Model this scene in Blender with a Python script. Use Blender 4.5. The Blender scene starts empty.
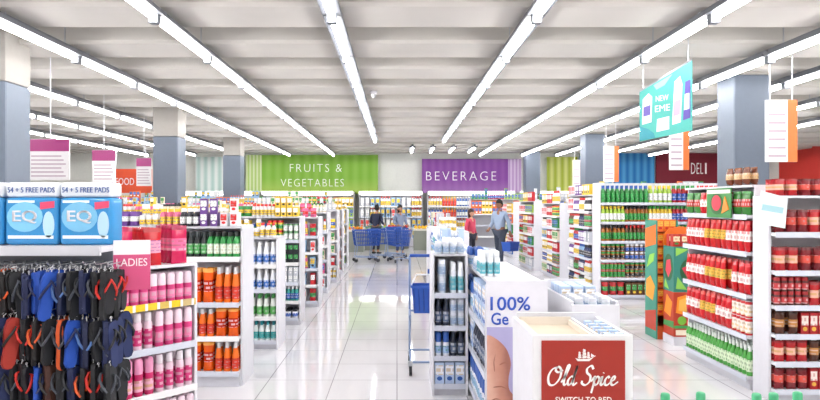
import bpy, bmesh, math, random
from mathutils import Vector, Matrix
from mathutils.bvhtree import BVHTree
random.seed(11)
S = bpy.context.scene
C = S.collection
PI = math.pi
CEIL = 4.3
def X(px, d): return (px-397)/640*d
def Z(py, d): return 1.65-(py-204)/640*d

# ------------------------------------------------------------------ materials
def lin(h):
    h = h.lstrip('#'); out = []
    for i in (0, 2, 4):
        c = int(h[i:i+2], 16)/255
        out.append(c/12.92 if c <= .04045 else ((c+.055)/1.055)**2.4)
    return tuple(out)+(1,)
MC = {}
def M(h, rough=.42, metal=0, emit=0, var=.05, scale=14, rnd=.06):
    k = (h, rough, metal, emit, var, scale)
    if k in MC: return MC[k]
    m = bpy.data.materials.new('finish_'+h); m.use_nodes = True
    nt = m.node_tree; b = nt.nodes['Principled BSDF']
    b.inputs['Roughness'].default_value = rough; b.inputs['Metallic'].default_value = metal
    if emit:
        b.inputs['Base Color'].default_value = (.9, .9, .9, 1)
        b.inputs['Emission Color'].default_value = lin(h); b.inputs['Emission Strength'].default_value = emit
    else:
        tc = nt.nodes.new('ShaderNodeTexCoord'); no = nt.nodes.new('ShaderNodeTexNoise'); no.inputs['Scale'].default_value = scale
        nt.links.new(tc.outputs['Object'], no.inputs['Vector'])
        mr = nt.nodes.new('ShaderNodeMapRange'); mr.inputs['To Min'].default_value = 1-var; mr.inputs['To Max'].default_value = 1+var
        nt.links.new(no.outputs['Fac'], mr.inputs['Value'])
        oi = nt.nodes.new('ShaderNodeObjectInfo')
        m2 = nt.nodes.new('ShaderNodeMapRange'); m2.inputs['To Min'].default_value = 1-rnd; m2.inputs['To Max'].default_value = 1+rnd
        nt.links.new(oi.outputs['Random'], m2.inputs['Value'])
        mu = nt.nodes.new('ShaderNodeMath'); mu.operation = 'MULTIPLY'
        nt.links.new(mr.outputs['Result'], mu.inputs[0]); nt.links.new(m2.outputs['Result'], mu.inputs[1])
        hs = nt.nodes.new('ShaderNodeHueSaturation'); hs.inputs['Color'].default_value = lin(h)
        nt.links.new(mu.outputs[0], hs.inputs['Value']); nt.links.new(hs.outputs['Color'], b.inputs['Base Color'])
    MC[k] = m
    return m
def ML(h, rough=.4):      # printed label: blocks of small print over the label colour
    k = ('ML', h, rough)
    if k in MC: return MC[k]
    m = bpy.data.materials.new('printed_'+h); m.use_nodes = True; nt = m.node_tree; b = nt.nodes['Principled BSDF']
    b.inputs['Roughness'].default_value = rough; c = lin(h); lum = .3*c[0]+.6*c[1]+.1*c[2]
    rr = random.Random(h); dk = tuple(q*.35 for q in c[:3])+(1,); lt = tuple(q*.35+.6 for q in c[:3])+(1,)
    ac = lin(rr.choice(['d82828','2456b0','2f9a46','e8b820'])) if lum > .45 else lt
    tc = nt.nodes.new('ShaderNodeTexCoord'); sp = nt.nodes.new('ShaderNodeSeparateXYZ'); nt.links.new(tc.outputs['Object'], sp.inputs[0])
    ad = nt.nodes.new('ShaderNodeMath'); ad.operation = 'ADD'; nt.links.new(sp.outputs['X'], ad.inputs[0]); nt.links.new(sp.outputs['Y'], ad.inputs[1])
    cb = nt.nodes.new('ShaderNodeCombineXYZ'); nt.links.new(ad.outputs[0], cb.inputs[0]); nt.links.new(sp.outputs['Z'], cb.inputs[1])
    br = nt.nodes.new('ShaderNodeTexBrick'); br.offset = .37; nt.links.new(cb.outputs[0], br.inputs['Vector'])
    br.inputs['Color1'].default_value = ac; br.inputs['Color2'].default_value = dk if lum > .2 else lt; br.inputs['Mortar'].default_value = c
    br.inputs['Scale'].default_value = 1; br.inputs['Brick Width'].default_value = rr.choice([.03,.04,.05]); br.inputs['Row Height'].default_value = rr.choice([.022,.028,.036]); br.inputs['Mortar Size'].default_value = .0075; br.inputs['Bias'].default_value = rr.uniform(-.3,.3)
    mx = nt.nodes.new('ShaderNodeMix'); mx.data_type = 'RGBA'; mx.inputs[0].default_value = .62; mx.inputs[6].default_value = c
    nt.links.new(br.outputs['Color'], mx.inputs[7]); nt.links.new(mx.outputs[2], b.inputs['Base Color'])
    MC[k] = m
    return m
def brick_mat(name, c1, c2, mo, w, h, mort, rough, coord='Object', off=0.0, bias=0, spec=.5):
    m = bpy.data.materials.new(name); m.use_nodes = True; nt = m.node_tree; b = nt.nodes['Principled BSDF']
    tc = nt.nodes.new('ShaderNodeTexCoord'); br = nt.nodes.new('ShaderNodeTexBrick')
    br.offset = off; br.squash = 1
    br.inputs['Color1'].default_value = lin(c1); br.inputs['Color2'].default_value = lin(c2); br.inputs['Mortar'].default_value = lin(mo)
    br.inputs['Scale'].default_value = 1; br.inputs['Mortar Size'].default_value = mort; br.inputs['Bias'].default_value = bias
    br.inputs['Brick Width'].default_value = w; br.inputs['Row Height'].default_value = h
    nt.links.new(tc.outputs[coord], br.inputs['Vector']); nt.links.new(br.outputs['Color'], b.inputs['Base Color'])
    b.inputs['Roughness'].default_value = rough; b.inputs['Specular IOR Level'].default_value = spec
    return m
WHITE = M('dddde3', .4); OFFW = M('ceced6', .4); STEEL = M('b9bcc2', .3, .8); DARK = M('24262c', .5); PAPER = M('ffffff', .5)
FLOOR = brick_mat('floor_tiles', 'e2e0e4', 'dcdade', 'a3a0a5', .6, .6, .005, .045, spec=1.0)
STRIP = brick_mat('price_strip', 'f4f4f4', 'f0ca2a', 'd0d4e0', .075, .2, .012, .4, off=0.0, bias=-.2)
STRIPY = brick_mat('yellow_price_strip', 'f2cc20', '2a62b8', 'f0f0f0', .085, .2, .010, .4, off=0.0, bias=-.35)
CONC = M('c7c3bd', .8, 0, 0, .05, 2.0)
CONC_SHADE = M('4e4b48', .8, 0, 0, .05, 2.0)  # slab concrete, with the shade between the beams put into its colour

# ------------------------------------------------------------------ mesh helpers
def box(bm, x0, x1, y0, y1, z0, z1, mi=0):
    v = [bm.verts.new((x, y, z)) for z in (z0, z1) for y in (y0, y1) for x in (x0, x1)]
    for f in ((0,2,3,1),(4,5,7,6),(0,1,5,4),(2,6,7,3),(0,4,6,2),(1,3,7,5)):
        bm.faces.new([v[i] for i in f]).material_index = mi
def bbox(bm, x0, x1, y0, y1, z0, z1, mi=0, bev=.01, seg=2):
    t = bmesh.new(); box(t, x0, x1, y0, y1, z0, z1, mi)
    bmesh.ops.recalc_face_normals(t, faces=t.faces[:])
    bmesh.ops.bevel(t, geom=t.edges[:], offset=bev, segments=seg, affect='EDGES', profile=.6)
    for f in t.faces: f.material_index = mi
    join(bm, t)
def join(bm, t, mat=None):
    me = bpy.data.meshes.new('tmp'); t.to_mesh(me); t.free()
    if mat is not None: me.transform(mat)
    bm.from_mesh(me); bpy.data.meshes.remove(me)
def lathe(bm, prof, seg=12, mi=0, sx=1, sy=1, off=(0,0,0), ph=0.0):
    rings = []
    for r, z in prof:
        if r < 1e-5: rings.append([bm.verts.new((off[0], off[1], off[2]+z))])
        else: rings.append([bm.verts.new((off[0]+sx*r*math.cos(2*PI*i/seg+ph), off[1]+sy*r*math.sin(2*PI*i/seg+ph), off[2]+z)) for i in range(seg)])
    for a, b in zip(rings, rings[1:]):
        for i in range(seg):
            j = (i+1) % seg
            if len(a) == 1 and len(b) == 1: continue
            if len(a) == 1: f = bm.faces.new((a[0], b[j], b[i]))
            elif len(b) == 1: f = bm.faces.new((a[i], a[j], b[0]))
            else: f = bm.faces.new((a[i], a[j], b[j], b[i]))
            f.material_index = mi
def tube(bm, pts, rad, seg=6, mi=0, cap=True):
    pts = [Vector(p) for p in pts]
    if not isinstance(rad, (list, tuple)): rad = [rad]*len(pts)
    rings = []; up = None
    for i, p in enumerate(pts):
        d = (pts[min(i+1, len(pts)-1)]-pts[max(i-1, 0)]).normalized()
        if up is None: up = Vector((0,0,1)) if abs(d.z) < .9 else Vector((1,0,0))
        s = d.cross(up)
        if s.length < 1e-4: s = d.orthogonal()
        s.normalize(); u = s.cross(d).normalized(); up = u
        rings.append([bm.verts.new(p+rad[i]*(s*math.cos(2*PI*k/seg)+u*math.sin(2*PI*k/seg))) for k in range(seg)])
    for a, b in zip(rings, rings[1:]):
        for k in range(seg):
            bm.faces.new((a[k], a[(k+1) % seg], b[(k+1) % seg], b[k])).material_index = mi
    if cap:
        bm.faces.new(rings[0][::-1]).material_index = mi; bm.faces.new(rings[-1]).material_index = mi
def poly(bm, pts, y0, y1, mi=0):      # extruded polygon in XZ
    a = [bm.verts.new((p[0], y0, p[1])) for p in pts]; b = [bm.verts.new((p[0], y1, p[1])) for p in pts]
    n = len(pts)
    bm.faces.new(a).material_index = mi; bm.faces.new(b[::-1]).material_index = mi
    for i in range(n): bm.faces.new((a[i], b[i], b[(i+1) % n], a[(i+1) % n])).material_index = mi
def ell(cx, cz, rx, rz, n=20, a=0):
    return [(cx+rx*math.cos(2*PI*i/n)*math.cos(a)-rz*math.sin(2*PI*i/n)*math.sin(a), cz+rx*math.cos(2*PI*i/n)*math.sin(a)+rz*math.sin(2*PI*i/n)*math.cos(a)) for i in range(n)]
def fin(name, bm, mats, smooth=False):
    bmesh.ops.recalc_face_normals(bm, faces=bm.faces[:])
    me = bpy.data.meshes.new(name); bm.to_mesh(me); bm.free()
    for m in (mats if isinstance(mats, (list, tuple)) else [mats]): me.materials.append(m)
    if smooth:
        for p in me.polygons: p.use_smooth = True
        me.set_sharp_from_angle(angle=.75)
    return me
def link(name, me, parent=None):
    o = bpy.data.objects.new(name, me); C.objects.link(o)
    if parent is not None: o.parent = parent
    return o
def obj(name, bm, mats, parent=None, smooth=False): return link(name, fin(name, bm, mats, smooth), parent)
def tag(o, label, cat, group=None):
    if len(label.split()) > 16: print('LONG LABEL', label)
    o['label'] = label; o['category'] = cat
    if group: o['group'] = group
    return o
def thing(name, label, cat, loc=(0,0,0), rz=0, group=None):
    o = bpy.data.objects.new(name, None); o.empty_display_size = .05; C.objects.link(o)
    o.location = loc; o.rotation_euler = (0,0,rz)
    return tag(o, label, cat, group)
def struct(name, bm, mats):
    o = obj(name, bm, mats); o['kind'] = 'structure'; return o
def BM(): return bmesh.new()
def boxobj(name, a, mat, parent=None, bev=0):
    bm = BM()
    if bev: bbox(bm, *a, bev=bev)
    else: box(bm, *a)
    return obj(name, bm, mat, parent)
def text_mesh(s, x0, x1, z0, z1, y, mat, shear=0, bold=0, thick=.004, space=1.0):
    cu = bpy.data.curves.new('txt', 'FONT'); cu.body = s; cu.size = 1; cu.shear = shear; cu.offset = bold; cu.resolution_u = 3; cu.space_character = space
    o = bpy.data.objects.new('txt', cu); C.objects.link(o)
    bpy.context.view_layer.update()
    dg = bpy.context.evaluated_depsgraph_get()
    me = bpy.data.meshes.new_from_object(o.evaluated_get(dg))
    bpy.data.objects.remove(o); bpy.data.curves.remove(cu)
    xs = [v.co.x for v in me.vertices]; ys = [v.co.y for v in me.vertices]
    sx = (x1-x0)/(max(xs)-min(xs)); sz = (z1-z0)/(max(ys)-min(ys)); ax, ay = min(xs), min(ys)
    for v in me.vertices:
        v.co = Vector((x0+(v.co.x-ax)*sx, y, z0+(v.co.y-ay)*sz))
    bm = BM(); bm.from_mesh(me); bpy.data.meshes.remove(me)
    r = bmesh.ops.extrude_face_region(bm, geom=bm.faces[:])
    for e in r['geom']:
        if isinstance(e, bmesh.types.BMVert): e.co.y -= thick
    return fin('lettering', bm, mat)
def text(s, x0, x1, z0, z1, y, mat, parent, name='lettering', **k): return link(name, text_mesh(s, x0, x1, z0, z1, y, mat, **k), parent)

# ------------------------------------------------------------------ people
def skin(verts, edges, rad, root=0, sub=2):
    bm = BM(); L = bm.verts.layers.skin.verify()
    vs = [bm.verts.new(v) for v in verts]
    for a, b in edges: bm.edges.new((vs[a], vs[b]))
    for i, v in enumerate(vs):
        v[L].radius = (rad[i], rad[i]); v[L].use_root = (i == root)
    me = bpy.data.meshes.new('sk'); bm.to_mesh(me); bm.free()
    o = bpy.data.objects.new('sk', me); C.objects.link(o)
    md = o.modifiers.new('s', 'SKIN'); md.use_smooth_shade = True
    ss = o.modifiers.new('u', 'SUBSURF'); ss.levels = sub; ss.render_levels = sub
    bpy.context.view_layer.update(); dg = bpy.context.evaluated_depsgraph_get()
    r = bpy.data.meshes.new_from_object(o.evaluated_get(dg))
    bpy.data.objects.remove(o)
    b2 = BM(); b2.from_mesh(r); bpy.data.meshes.remove(r)
    for f in b2.faces: f.material_index = 0
    return b2
def person(label, loc, rz, sc, skinc, shirt, pants, hair, shoe, arms, longhair=False, stride=.0, lean=0.0):
    t = thing('person', label, 'person', loc, rz); t.scale = (sc,)*3
    J = {}
    def L(p): return (p[0], p[1]-lean*max(0, p[2]-.95), p[2])
    J['pel']=(0,0,.95); J['wai']=L((0,.0,1.1)); J['che']=L((0,0,1.3)); J['nb']=L((0,.015,1.45)); J['nk']=L((0,.0,1.53))
    for s, n in ((-1,'r'),(1,'l')):
        J['sh'+n]=L((s*.175,.01,1.41)); J['el'+n]=L(arms[n][0]); J['wr'+n]=L(arms[n][1])
        st = stride*s
        J['hi'+n]=(s*.09,0,.9); J['kn'+n]=(s*.1,-.02-st*.5,.5); J['an'+n]=(s*.1,.03-st,.09); J['to'+n]=(s*.115,-.13-st,.035)
    R = dict(pel=.125,wai=.11,che=.13,nb=.07,nk=.05)
    for n in 'rl': R.update({'sh'+n:.055,'el'+n:.04,'wr'+n:.027,'hi'+n:.085,'kn'+n:.055,'an'+n:.037,'to'+n:.034})
    def chain(keys, E, grow=0.0, rr=None):
        idx = {k:i for i,k in enumerate(keys)}
        return skin([J[k] for k in keys], [(idx[a],idx[b]) for a,b in E], [(rr or R)[k]+grow for k in keys], 0)
    keys = ['pel','wai','che','nb','nk']; E = [('pel','wai'),('wai','che'),('che','nb'),('nb','nk')]
    for n in 'rl':
        keys += [q+n for q in ('sh','el','wr','hi','kn','an','to')]
        E += [('che','sh'+n),('sh'+n,'el'+n),('el'+n,'wr'+n),('pel','hi'+n),('hi'+n,'kn'+n),('kn'+n,'an'+n),('an'+n,'to'+n)]
    b = chain(keys, E)
    hc = Vector(L((0,-.015,1.64)))
    h = BM(); bmesh.ops.create_uvsphere(h, u_segments=16, v_segments=12, radius=1)
    for v in h.verts:
        q = v.co; w = .078*(1-.22*max(0,-q.z)); q.x *= w; q.y *= .098*(1-.1*max(0,-q.z)); q.z *= .118
    join(b, h, Matrix.Translation(hc))
    n_ = BM(); bmesh.ops.create_cone(n_, segments=6, radius1=.018, radius2=.006, depth=.045, cap_ends=True); join(b, n_, Matrix.Translation(hc+Vector((0,-.1,-.015)))@Matrix.Rotation(-.35,4,'X'))
    for s in (-1,1):
        e = BM(); bmesh.ops.create_uvsphere(e, u_segments=8, v_segments=6, radius=.03); join(b, e, Matrix.Translation(hc+Vector((s*.078,.005,-.01)))@Matrix.Diagonal((.35,.6,1,1)))
    for n, s in (('r',-1),('l',1)):
        w = Vector(J['wr'+n]); d = (w-Vector(J['el'+n])).normalized()
        side = d.cross(Vector((0,1,0)) if abs(d.y) < .8 else Vector((0,0,1))).normalized(); nor = side.cross(d)
        tube(b, [w-d*.01, w+d*.04, w+d*.09], [.026,.036,.03], 8)
        for k in range(4):
            o0 = w+d*.085+side*(k-1.5)*.016; ln = (.06,.072,.068,.052)[k]
            tube(b, [o0, o0+d*ln*.5+nor*.006, o0+d*ln*.8+nor*.026, o0+d*ln*.85+nor*.045], [.0095,.009,.008,.006], 6)
        o0 = w+d*.03+side*.028
        tube(b, [o0, o0+side*.025+d*.025+nor*.01, o0+side*.022+d*.055+nor*.025], [.012,.011,.008], 6)
    obj('body', b, M(skinc,.5), t, True)
    kk = ['che','wai','pel','nb']; EE = [('che','wai'),('wai','pel'),('che','nb')]
    rr = dict(R); rr['nb'] = .062; rr['che'] = .138; rr['wai'] = .125; rr['pel'] = .14
    for n in 'rl':
        e, w = Vector(J['el'+n]), Vector(J['wr'+n]); J['cu'+n] = tuple(e.lerp(w,.85)); rr['cu'+n] = .036; rr['sh'+n]=.062; rr['el'+n]=.048
        kk += ['sh'+n,'el'+n,'cu'+n]; EE += [('che','sh'+n),('sh'+n,'el'+n),('el'+n,'cu'+n)]
    obj('jacket', chain(kk, EE, .006, rr), M(shirt,.8), t, True)
    kk = ['pel']; EE = []; rr = dict(R); rr['pel'] = .128
    for n in 'rl':
        J['lo'+n] = tuple(Vector(J['kn'+n]).lerp(Vector(J['an'+n]),.9)); rr['lo'+n] = .05; rr['hi'+n] = .092; rr['kn'+n] = .064
        kk += ['hi'+n,'kn'+n,'lo'+n]; EE += [('pel','hi'+n),('hi'+n,'kn'+n),('kn'+n,'lo'+n)]
    obj('trousers', chain(kk, EE, .006, rr), M(pants,.85), t, True)
    for n in 'rl':
        a, q = Vector(J['an'+n]), Vector(J['to'+n]); s_ = BM()
        tube(s_, [a+Vector((0,.04,-.045)), a+Vector((0,0,-.04)), q+Vector((0,.03,.005)), q+Vector((0,-.03,-.003))], [.035,.045,.042,.028], 10)
        for v in s_.verts: v.co.z = max(.0, v.co.z)
        obj('shoe', s_, M(shoe,.6), t, True)
    hb = BM(); bmesh.ops.create_uvsphere(hb, u_segments=16, v_segments=12, radius=1)
    for v in hb.verts:
        q = v.co; cut = .15 if q.y < -.2 else -.55
        if longhair and q.y > -.1: cut = -2
        if q.z < cut: q.z = cut if not longhair else max(q.z, cut)
        q.x *= .09; q.y *= .11; q.z *= .135
        if longhair and q.y > 0 and q.z < 0: q.z *= 2.1; q.y = max(q.y, .05)
    join2 = BM(); join(join2, hb, Matrix.Translation(hc+Vector((0,.014,.008))))
    obj('hair', join2, M(hair,.6), t, True)
    for s in (-1,1):
        e = BM(); bmesh.ops.create_uvsphere(e, u_segments=8, v_segments=6, radius=.011)
        m_ = BM(); join(m_, e, Matrix.Translation(hc+Vector((s*.031,-.088,.0)))); obj('eye', m_, M('1c1714',.3), t, True)
    m_ = BM(); tube(m_, [hc+Vector((-.022,-.088,-.055)), hc+Vector((0,-.096,-.057)), hc+Vector((.022,-.088,-.055))], [.004,.007,.004], 6)
    obj('mouth', m_, M('9c5148',.5), t, True)
    return t
hang = {'r':((-.24,.03,1.15),(-.25,-.04,.92)), 'l':((.24,.03,1.15),(.25,-.04,.92))}
push = {'r':((-.24,.0,1.14),(-.18,-.24,1.05)), 'l':((.24,.0,1.14),(.18,-.24,1.05))}
carry = {'r':((-.24,.0,1.14),(-.2,-.2,1.0)), 'l':((.25,.05,1.15),(.27,.06,.92))}
MR = -.8; MD = 16.6; MX = X(500,MD)
person('man in grey-blue jacket standing side-on in the aisle with a blue basket', (MX,MD,0), MR, 1.0, '8f6048', '97a8c2', '434b5c', '0a0908', '2a2a30', carry, stride=.12, lean=.04)
person('woman with long black hair and pale top behind the blue trolleys', (X(400,20.8),20.8,0), .5, .92, 'a8785c', '8794ae', '39466a', '0d0b0b', '303030', push, longhair=True)
person('dark-haired shopper in a navy top left of the long-haired woman', (X(376,21.2),21.2,0), PI-.5, .92, 'a06f50', '202640', '2a2c36', '131010', '222222', push, lean=.1)
person('short woman in a pink top between the middle displays and the man', (X(471,17.4),17.4,0), .9, .86, 'cf9c80', 'c84660', '3a3a48', '3a1d12', '40302c', hang, longhair=True)

# ------------------------------------------------------------------ the shell
YB = 26.2
bm = BM(); box(bm, -15.2, 15.2, -4, YB+.2, -.1, 0); struct('floor', bm, FLOOR)
bm = BM(); box(bm, -15.2, 15.2, -4, YB+.2, CEIL, CEIL+.15); struct('ceiling', bm, CONC_SHADE)
bm = BM(); box(bm, -15.2, 15.2, YB, YB+.2, 0, CEIL); struct('wall_back', bm, M('eceee9',.7))
bm = BM(); box(bm, -15.2, 15.2, -4.2, -4, 0, CEIL); struct('wall_front', bm, M('dcdad6',.7))
bm = BM(); box(bm, -15.2, -15, -4, YB, 0, CEIL); struct('wall_left', bm, M('d8d5ce',.7))
bm = BM(); box(bm, 15, 15.2, -4, YB, 0, CEIL); struct('wall_right', bm, M('d8d4ce',.7))
n = 1; y = -3.6
while y < YB-.6:
    bm = BM(); a = [(-.43,4.3),(-.42,3.95),(-.40,3.70),(-.375,3.66),(.375,3.66),(.40,3.70),(.42,3.95),(.43,4.3)]
    v0 = [bm.verts.new((-15, y+p, q)) for p, q in a]; v1 = [bm.verts.new((15, y+p, q)) for p, q in a]
    for i in range(len(a)): bm.faces.new((v0[i], v0[(i+1) % len(a)], v1[(i+1) % len(a)], v1[i]))
    bm.faces.new(v0); bm.faces.new(v1)
    struct('trim_%d' % n, bm, CONC); n += 1; y += 1.5

# ceiling lights
rows = [(-9.5,'nearest the left wall'),(-7.7,'fourth left of the main aisle'),(-5.92,'third left of the main aisle'),(-4.1,'second left of the main aisle'),(-2.42,'first left of the main aisle'),(-.65,'over the left half of the main aisle'),(1.39,'over the middle displays'),(3.16,'over the right-hand endcaps'),(4.77,'just left of the right columns'),(6.07,'just beyond the right columns'),(7.8,'over the far right shelves'),(9.6,'nearest the right wall')]
TUBE = M('fffdfb',.4,0,39)
hb = BM(); box(hb, -.095, .095, 0, 1.78, 3.535, 3.575); box(hb,-.03,.03,0,1.78,3.575,3.63); HOUS = fin('housing', hb, M('595c63',.5))
tb = BM(); tube(tb, [(0,.045,3.502),(0,1.735,3.502)], .028, 8); TUBM = fin('tube', tb, TUBE)
CAPG = M('8a8d94',.5)
eb = BM(); box(eb, -.045, .045, -.0, .04, 3.45, 3.535); EBM = fin('end_cap', eb, CAPG); eb = BM(); box(eb, -.045, .045, 1.74, 1.78, 3.45, 3.535); EBM2 = fin('end_cap', eb, CAPG)
rb = BM(); tube(rb, [(0,.3,3.63),(0,.3,CEIL)], .008, 5); RBM = fin('hanger_rod', rb, STEEL)
rb = BM(); tube(rb, [(0,1.5,3.63),(0,1.5,CEIL)], .008, 5); RBM2 = fin('hanger_rod', rb, STEEL)
LIGHT = (('housing',HOUS),('tube',TUBM),('end_cap',EBM),('end_cap',EBM2),('hanger_rod',RBM),('hanger_rod',RBM2))
for x, w in rows:
    end = 18.2 if abs(x) < 1.5 else 23.6
    y = -2.6
    while y < end:
        t = thing('batten_light', 'fluorescent batten light in the ceiling row '+w, 'light', (x,y,0), 0, 'batten lights '+w)
        for nm, me in LIGHT: link(nm, me, t)
        y += 1.8
for px in (412, 432, 452, 472):
    t = thing('batten_light', 'short batten light far back near the beverage sign', 'light', (X(px,22),21.2,0), 0, 'far batten lights near the beverage sign')
    for nm, me in LIGHT[:2]+LIGHT[4:]: link(nm, me, t)
for px, d, zt, w in ((364,6.0,3.66,'small white dome detector on the nearest ceiling beams'),(373,11.1,3.66,'small white dome detector further back over the aisle')):
    t = thing('smoke_detector', w, 'detector', (X(px,d), -3.6+1.5*round((d+3.6)/1.5), 0))
    b = BM(); lathe(b, [(0,zt),(.06,zt),(.065,zt-.03),(.04,zt-.05)], 14); obj('base', b, WHITE, t, True)
    b = BM(); lathe(b, [(.045,zt-.05),(.04,zt-.09),(.02,zt-.115),(0,zt-.12)], 14); obj('dome', b, M('cfd0d4',.2), t, True)

# columns
GREY = M('626c7b',.5); CAP = M('9b9792',.8)
for x, y, zt, w in ((-5.0,8.0,3.14,'grey-blue square column at the left edge of the picture'),(-4.97,14,3.10,'second grey-blue column on the left, by the food sign'),(-5.1,20,3.15,'farthest grey-blue column on the left, by the green sign'),(5.40,10.0,3.62,'large grey-blue column beside the teal banner'),(5.55,18.2,3.62,'middle grey-blue column on the right'),(5.05,24,3.6,'farthest grey-blue column right of the beverage sign')):
    t = thing('column', w, 'column', (x,y,0))
    boxobj('shaft', (-.27,.27,-.27,.27,0,zt), GREY, t, .03)
    boxobj('base_trim', (-.3,.3,-.3,.3,0,.2), DARK, t, .01)
    boxobj('capital', (-.27,.27,-.27,.27,zt,CEIL), CAP, t, .02)

# ------------------------------------------------------------------ signs
def sheet(name, x0, x1, z0, z1, y0, y1, mat, parent): return boxobj(name, (x0,x1,y0,y1,z0,z1), mat, parent)
def stripes(name, c1, c2, w, fade=None):
    m = bpy.data.materials.new(name); m.use_nodes = True; nt = m.node_tree; b = nt.nodes['Principled BSDF']
    tc = nt.nodes.new('ShaderNodeTexCoord'); wv = nt.nodes.new('ShaderNodeTexWave'); wv.bands_direction = 'X'
    wv.inputs['Scale'].default_value = w; nt.links.new(tc.outputs['Object'], wv.inputs['Vector'])
    mx = nt.nodes.new('ShaderNodeMix'); mx.data_type = 'RGBA'; mx.inputs[6].default_value = lin(c1); mx.inputs[7].default_value = lin(c2)
    nt.links.new(wv.outputs['Fac'], mx.inputs[0]); out = mx.outputs[2]
    if fade:
        sp = nt.nodes.new('ShaderNodeSeparateXYZ'); nt.links.new(tc.outputs['Generated'], sp.inputs[0])
        mr = nt.nodes.new('ShaderNodeMapRange'); mr.inputs['From Min'].default_value = .0; mr.inputs['From Max'].default_value = .4; mr.inputs['To Min'].default_value = .65; mr.inputs['To Max'].default_value = 0
        nt.links.new(sp.outputs['Z'], mr.inputs['Value'])
        m3 = nt.nodes.new('ShaderNodeMix'); m3.data_type = 'RGBA'; m3.inputs[7].default_value = lin(fade)
        nt.links.new(mr.outputs[0], m3.inputs[0]); nt.links.new(out, m3.inputs[6]); out = m3.outputs[2]
    nt.links.new(out, b.inputs['Base Color']); b.inputs['Roughness'].default_value = .6
    return m
D = 26.0
t = thing('department_sign', 'green wall sign reading FRUITS & VEGETABLES', 'sign', (X(312,D),D,0))
o = X(312,D)
sheet('panel', X(262,D)-o, X(378,D)-o, Z(194,D), Z(155,D), -.05, .05, stripes('green_stripes','7cb034','8aba48',.8,'bccf68'), t)
sheet('side_stripe_panel', X(246,D)-o, X(262,D)-o, Z(194,D), Z(155,D), -.045, .05, stripes('green_side','a8c868','d8e4b8',2.2), t)  # paler striped left end of the sign, plain printed colour
text('FRUITS &', X(290,D)-o, X(342,D)-o, Z(172,D), Z(164,D), -.05, PAPER, t, bold=-.014, space=1.25)
text('VEGETABLES', X(281,D)-o, X(344,D)-o, Z(186.5,D), Z(179,D), -.05, PAPER, t, bold=-.014, space=1.2)
t = thing('department_sign', 'purple wall sign reading BEVERAGE', 'sign', (X(460,D),D,0)); o = X(460,D)
sheet('panel', X(422,D)-o, X(508,D)-o, Z(193,D), Z(159,D), -.05, .05, stripes('purple_stripes','82409a','8e4fa4',1.0,'b084c0'), t)
sheet('side_stripe_panel', X(508,D)-o, X(521,D)-o, Z(193,D), Z(159,D), -.045, .05, stripes('purple_side','b48cc4','dccbe4',2.2), t)  # pale lilac stripes printed along the right end
text('BEVERAGE', X(426,D)-o, X(496,D)-o, Z(180.5,D), Z(171.5,D), -.05, PAPER, t, bold=-.014, space=1.3)
for x0, x1, y0, y1, c1, c2, lab in ((196,244,157,194,'b4d2cc','eaf2f0','pale teal striped wall panel left of the green sign'),(547,577,157,192,'a8b830','d7dc86','yellow-green striped wall panel right of the beverage sign'),(579,612,156,190,'5c9ac8','b4cede','pale blue striped wall panel beside the yellow-green one'),(614,654,140,190,'1f74c0','4fa4d8','bright blue striped wall panel left of the dark red sign')):
    t = thing('wall_panel', lab, 'panel', (X((x0+x1)/2,D),D,0)); w = (X(x1,D)-X(x0,D))/2
    sheet('board', -w, w, Z(y1,D), Z(y0,D), -.05, .05, stripes('stripes_'+c1,c1,c2,1.1), t)
    sheet('rail', -w, w, Z(y1,D)-.08, Z(y1,D), -.07, .05, WHITE, t)
t = thing('department_sign', 'dark red wall sign reading DELI', 'sign', (X(705,D),D,0)); o = X(705,D)
sheet('panel', X(656,D)-o, X(764,D)-o, Z(186,D), Z(148,D), -.05, .05, M('7f2032',.6), t)
text('DEL', X(690.5,D)-o, X(702.6,D)-o, Z(174,D), Z(163,D), -.05, PAPER, t, bold=-.006, space=1.1)
text('I', X(704.4,D)-o, X(706,D)-o, Z(174,D), Z(163,D), -.05, PAPER, t)
t = thing('wall_panel', 'red panel on the right side wall by the picture edge', 'panel', (14.97,25,0), -PI/2)
sheet('board', 0, 3.5, 2.4, 4.0, -.05, .03, M('c2342c',.6), t); sheet('rail', 0, 3.5, 2.3, 2.4, -.07, .03, WHITE, t)
t = thing('hanging_sign', 'orange-red hanging sign reading FOOD', 'sign', (X(131,22),22,0))
sheet('panel', X(112,22)-X(131,22), X(152,22)-X(131,22), Z(193,22), Z(169,22), -.03, .03, M('cc4a28',.5), t)
text('FOOD', X(116,22)-X(131,22), X(134.5,22)-X(131,22), Z(185,22), Z(178,22), -.03, WHITE, t)
for s in (-.5,.5):
    b = BM(); tube(b, [(s,0,Z(169,22)),(s,0,CEIL)], .012, 5); obj('hanger_rod', b, STEEL, t)
def aisle_sign(px, d, w, y0, y1, c_top, c_side, label, rods=(0,), nlines=6):
    t = thing('aisle_sign', label, 'sign', (X(px,d),d,0))
    z0, z1 = Z(y1,d), Z(y0,d); h = z1-z0
    sheet('board', -w/2, w/2, z0, z1, -.012, .012, M('ece9ea',.4), t)
    if c_top: sheet('top_band', -w/2, w/2, z1-h*.3, z1-.005, -.016, -.012, M(c_top,.4), t)
    if c_side: sheet('side_band', w*.2, w/2, z0, z1, -.017, -.012, M(c_side,.4), t)
    b = BM()
    for i in range(nlines):
        zz = z0+h*.08+i*h*(.58 if c_top else .8)/nlines
        box(b, -w*.42, (w*.15 if c_side else w*.42)*(1-.25*(i % 3)/2), -.015, -.012, zz, zz+h*.035)
    lo = obj('printed_lines', b, M('b9a6b2',.6), t)
    for r in rods:
        b = BM(); tube(b, [(r,0,z1),(r,0,CEIL)], .008, 5); obj('hanger_rod', b, WHITE, t)
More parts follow.
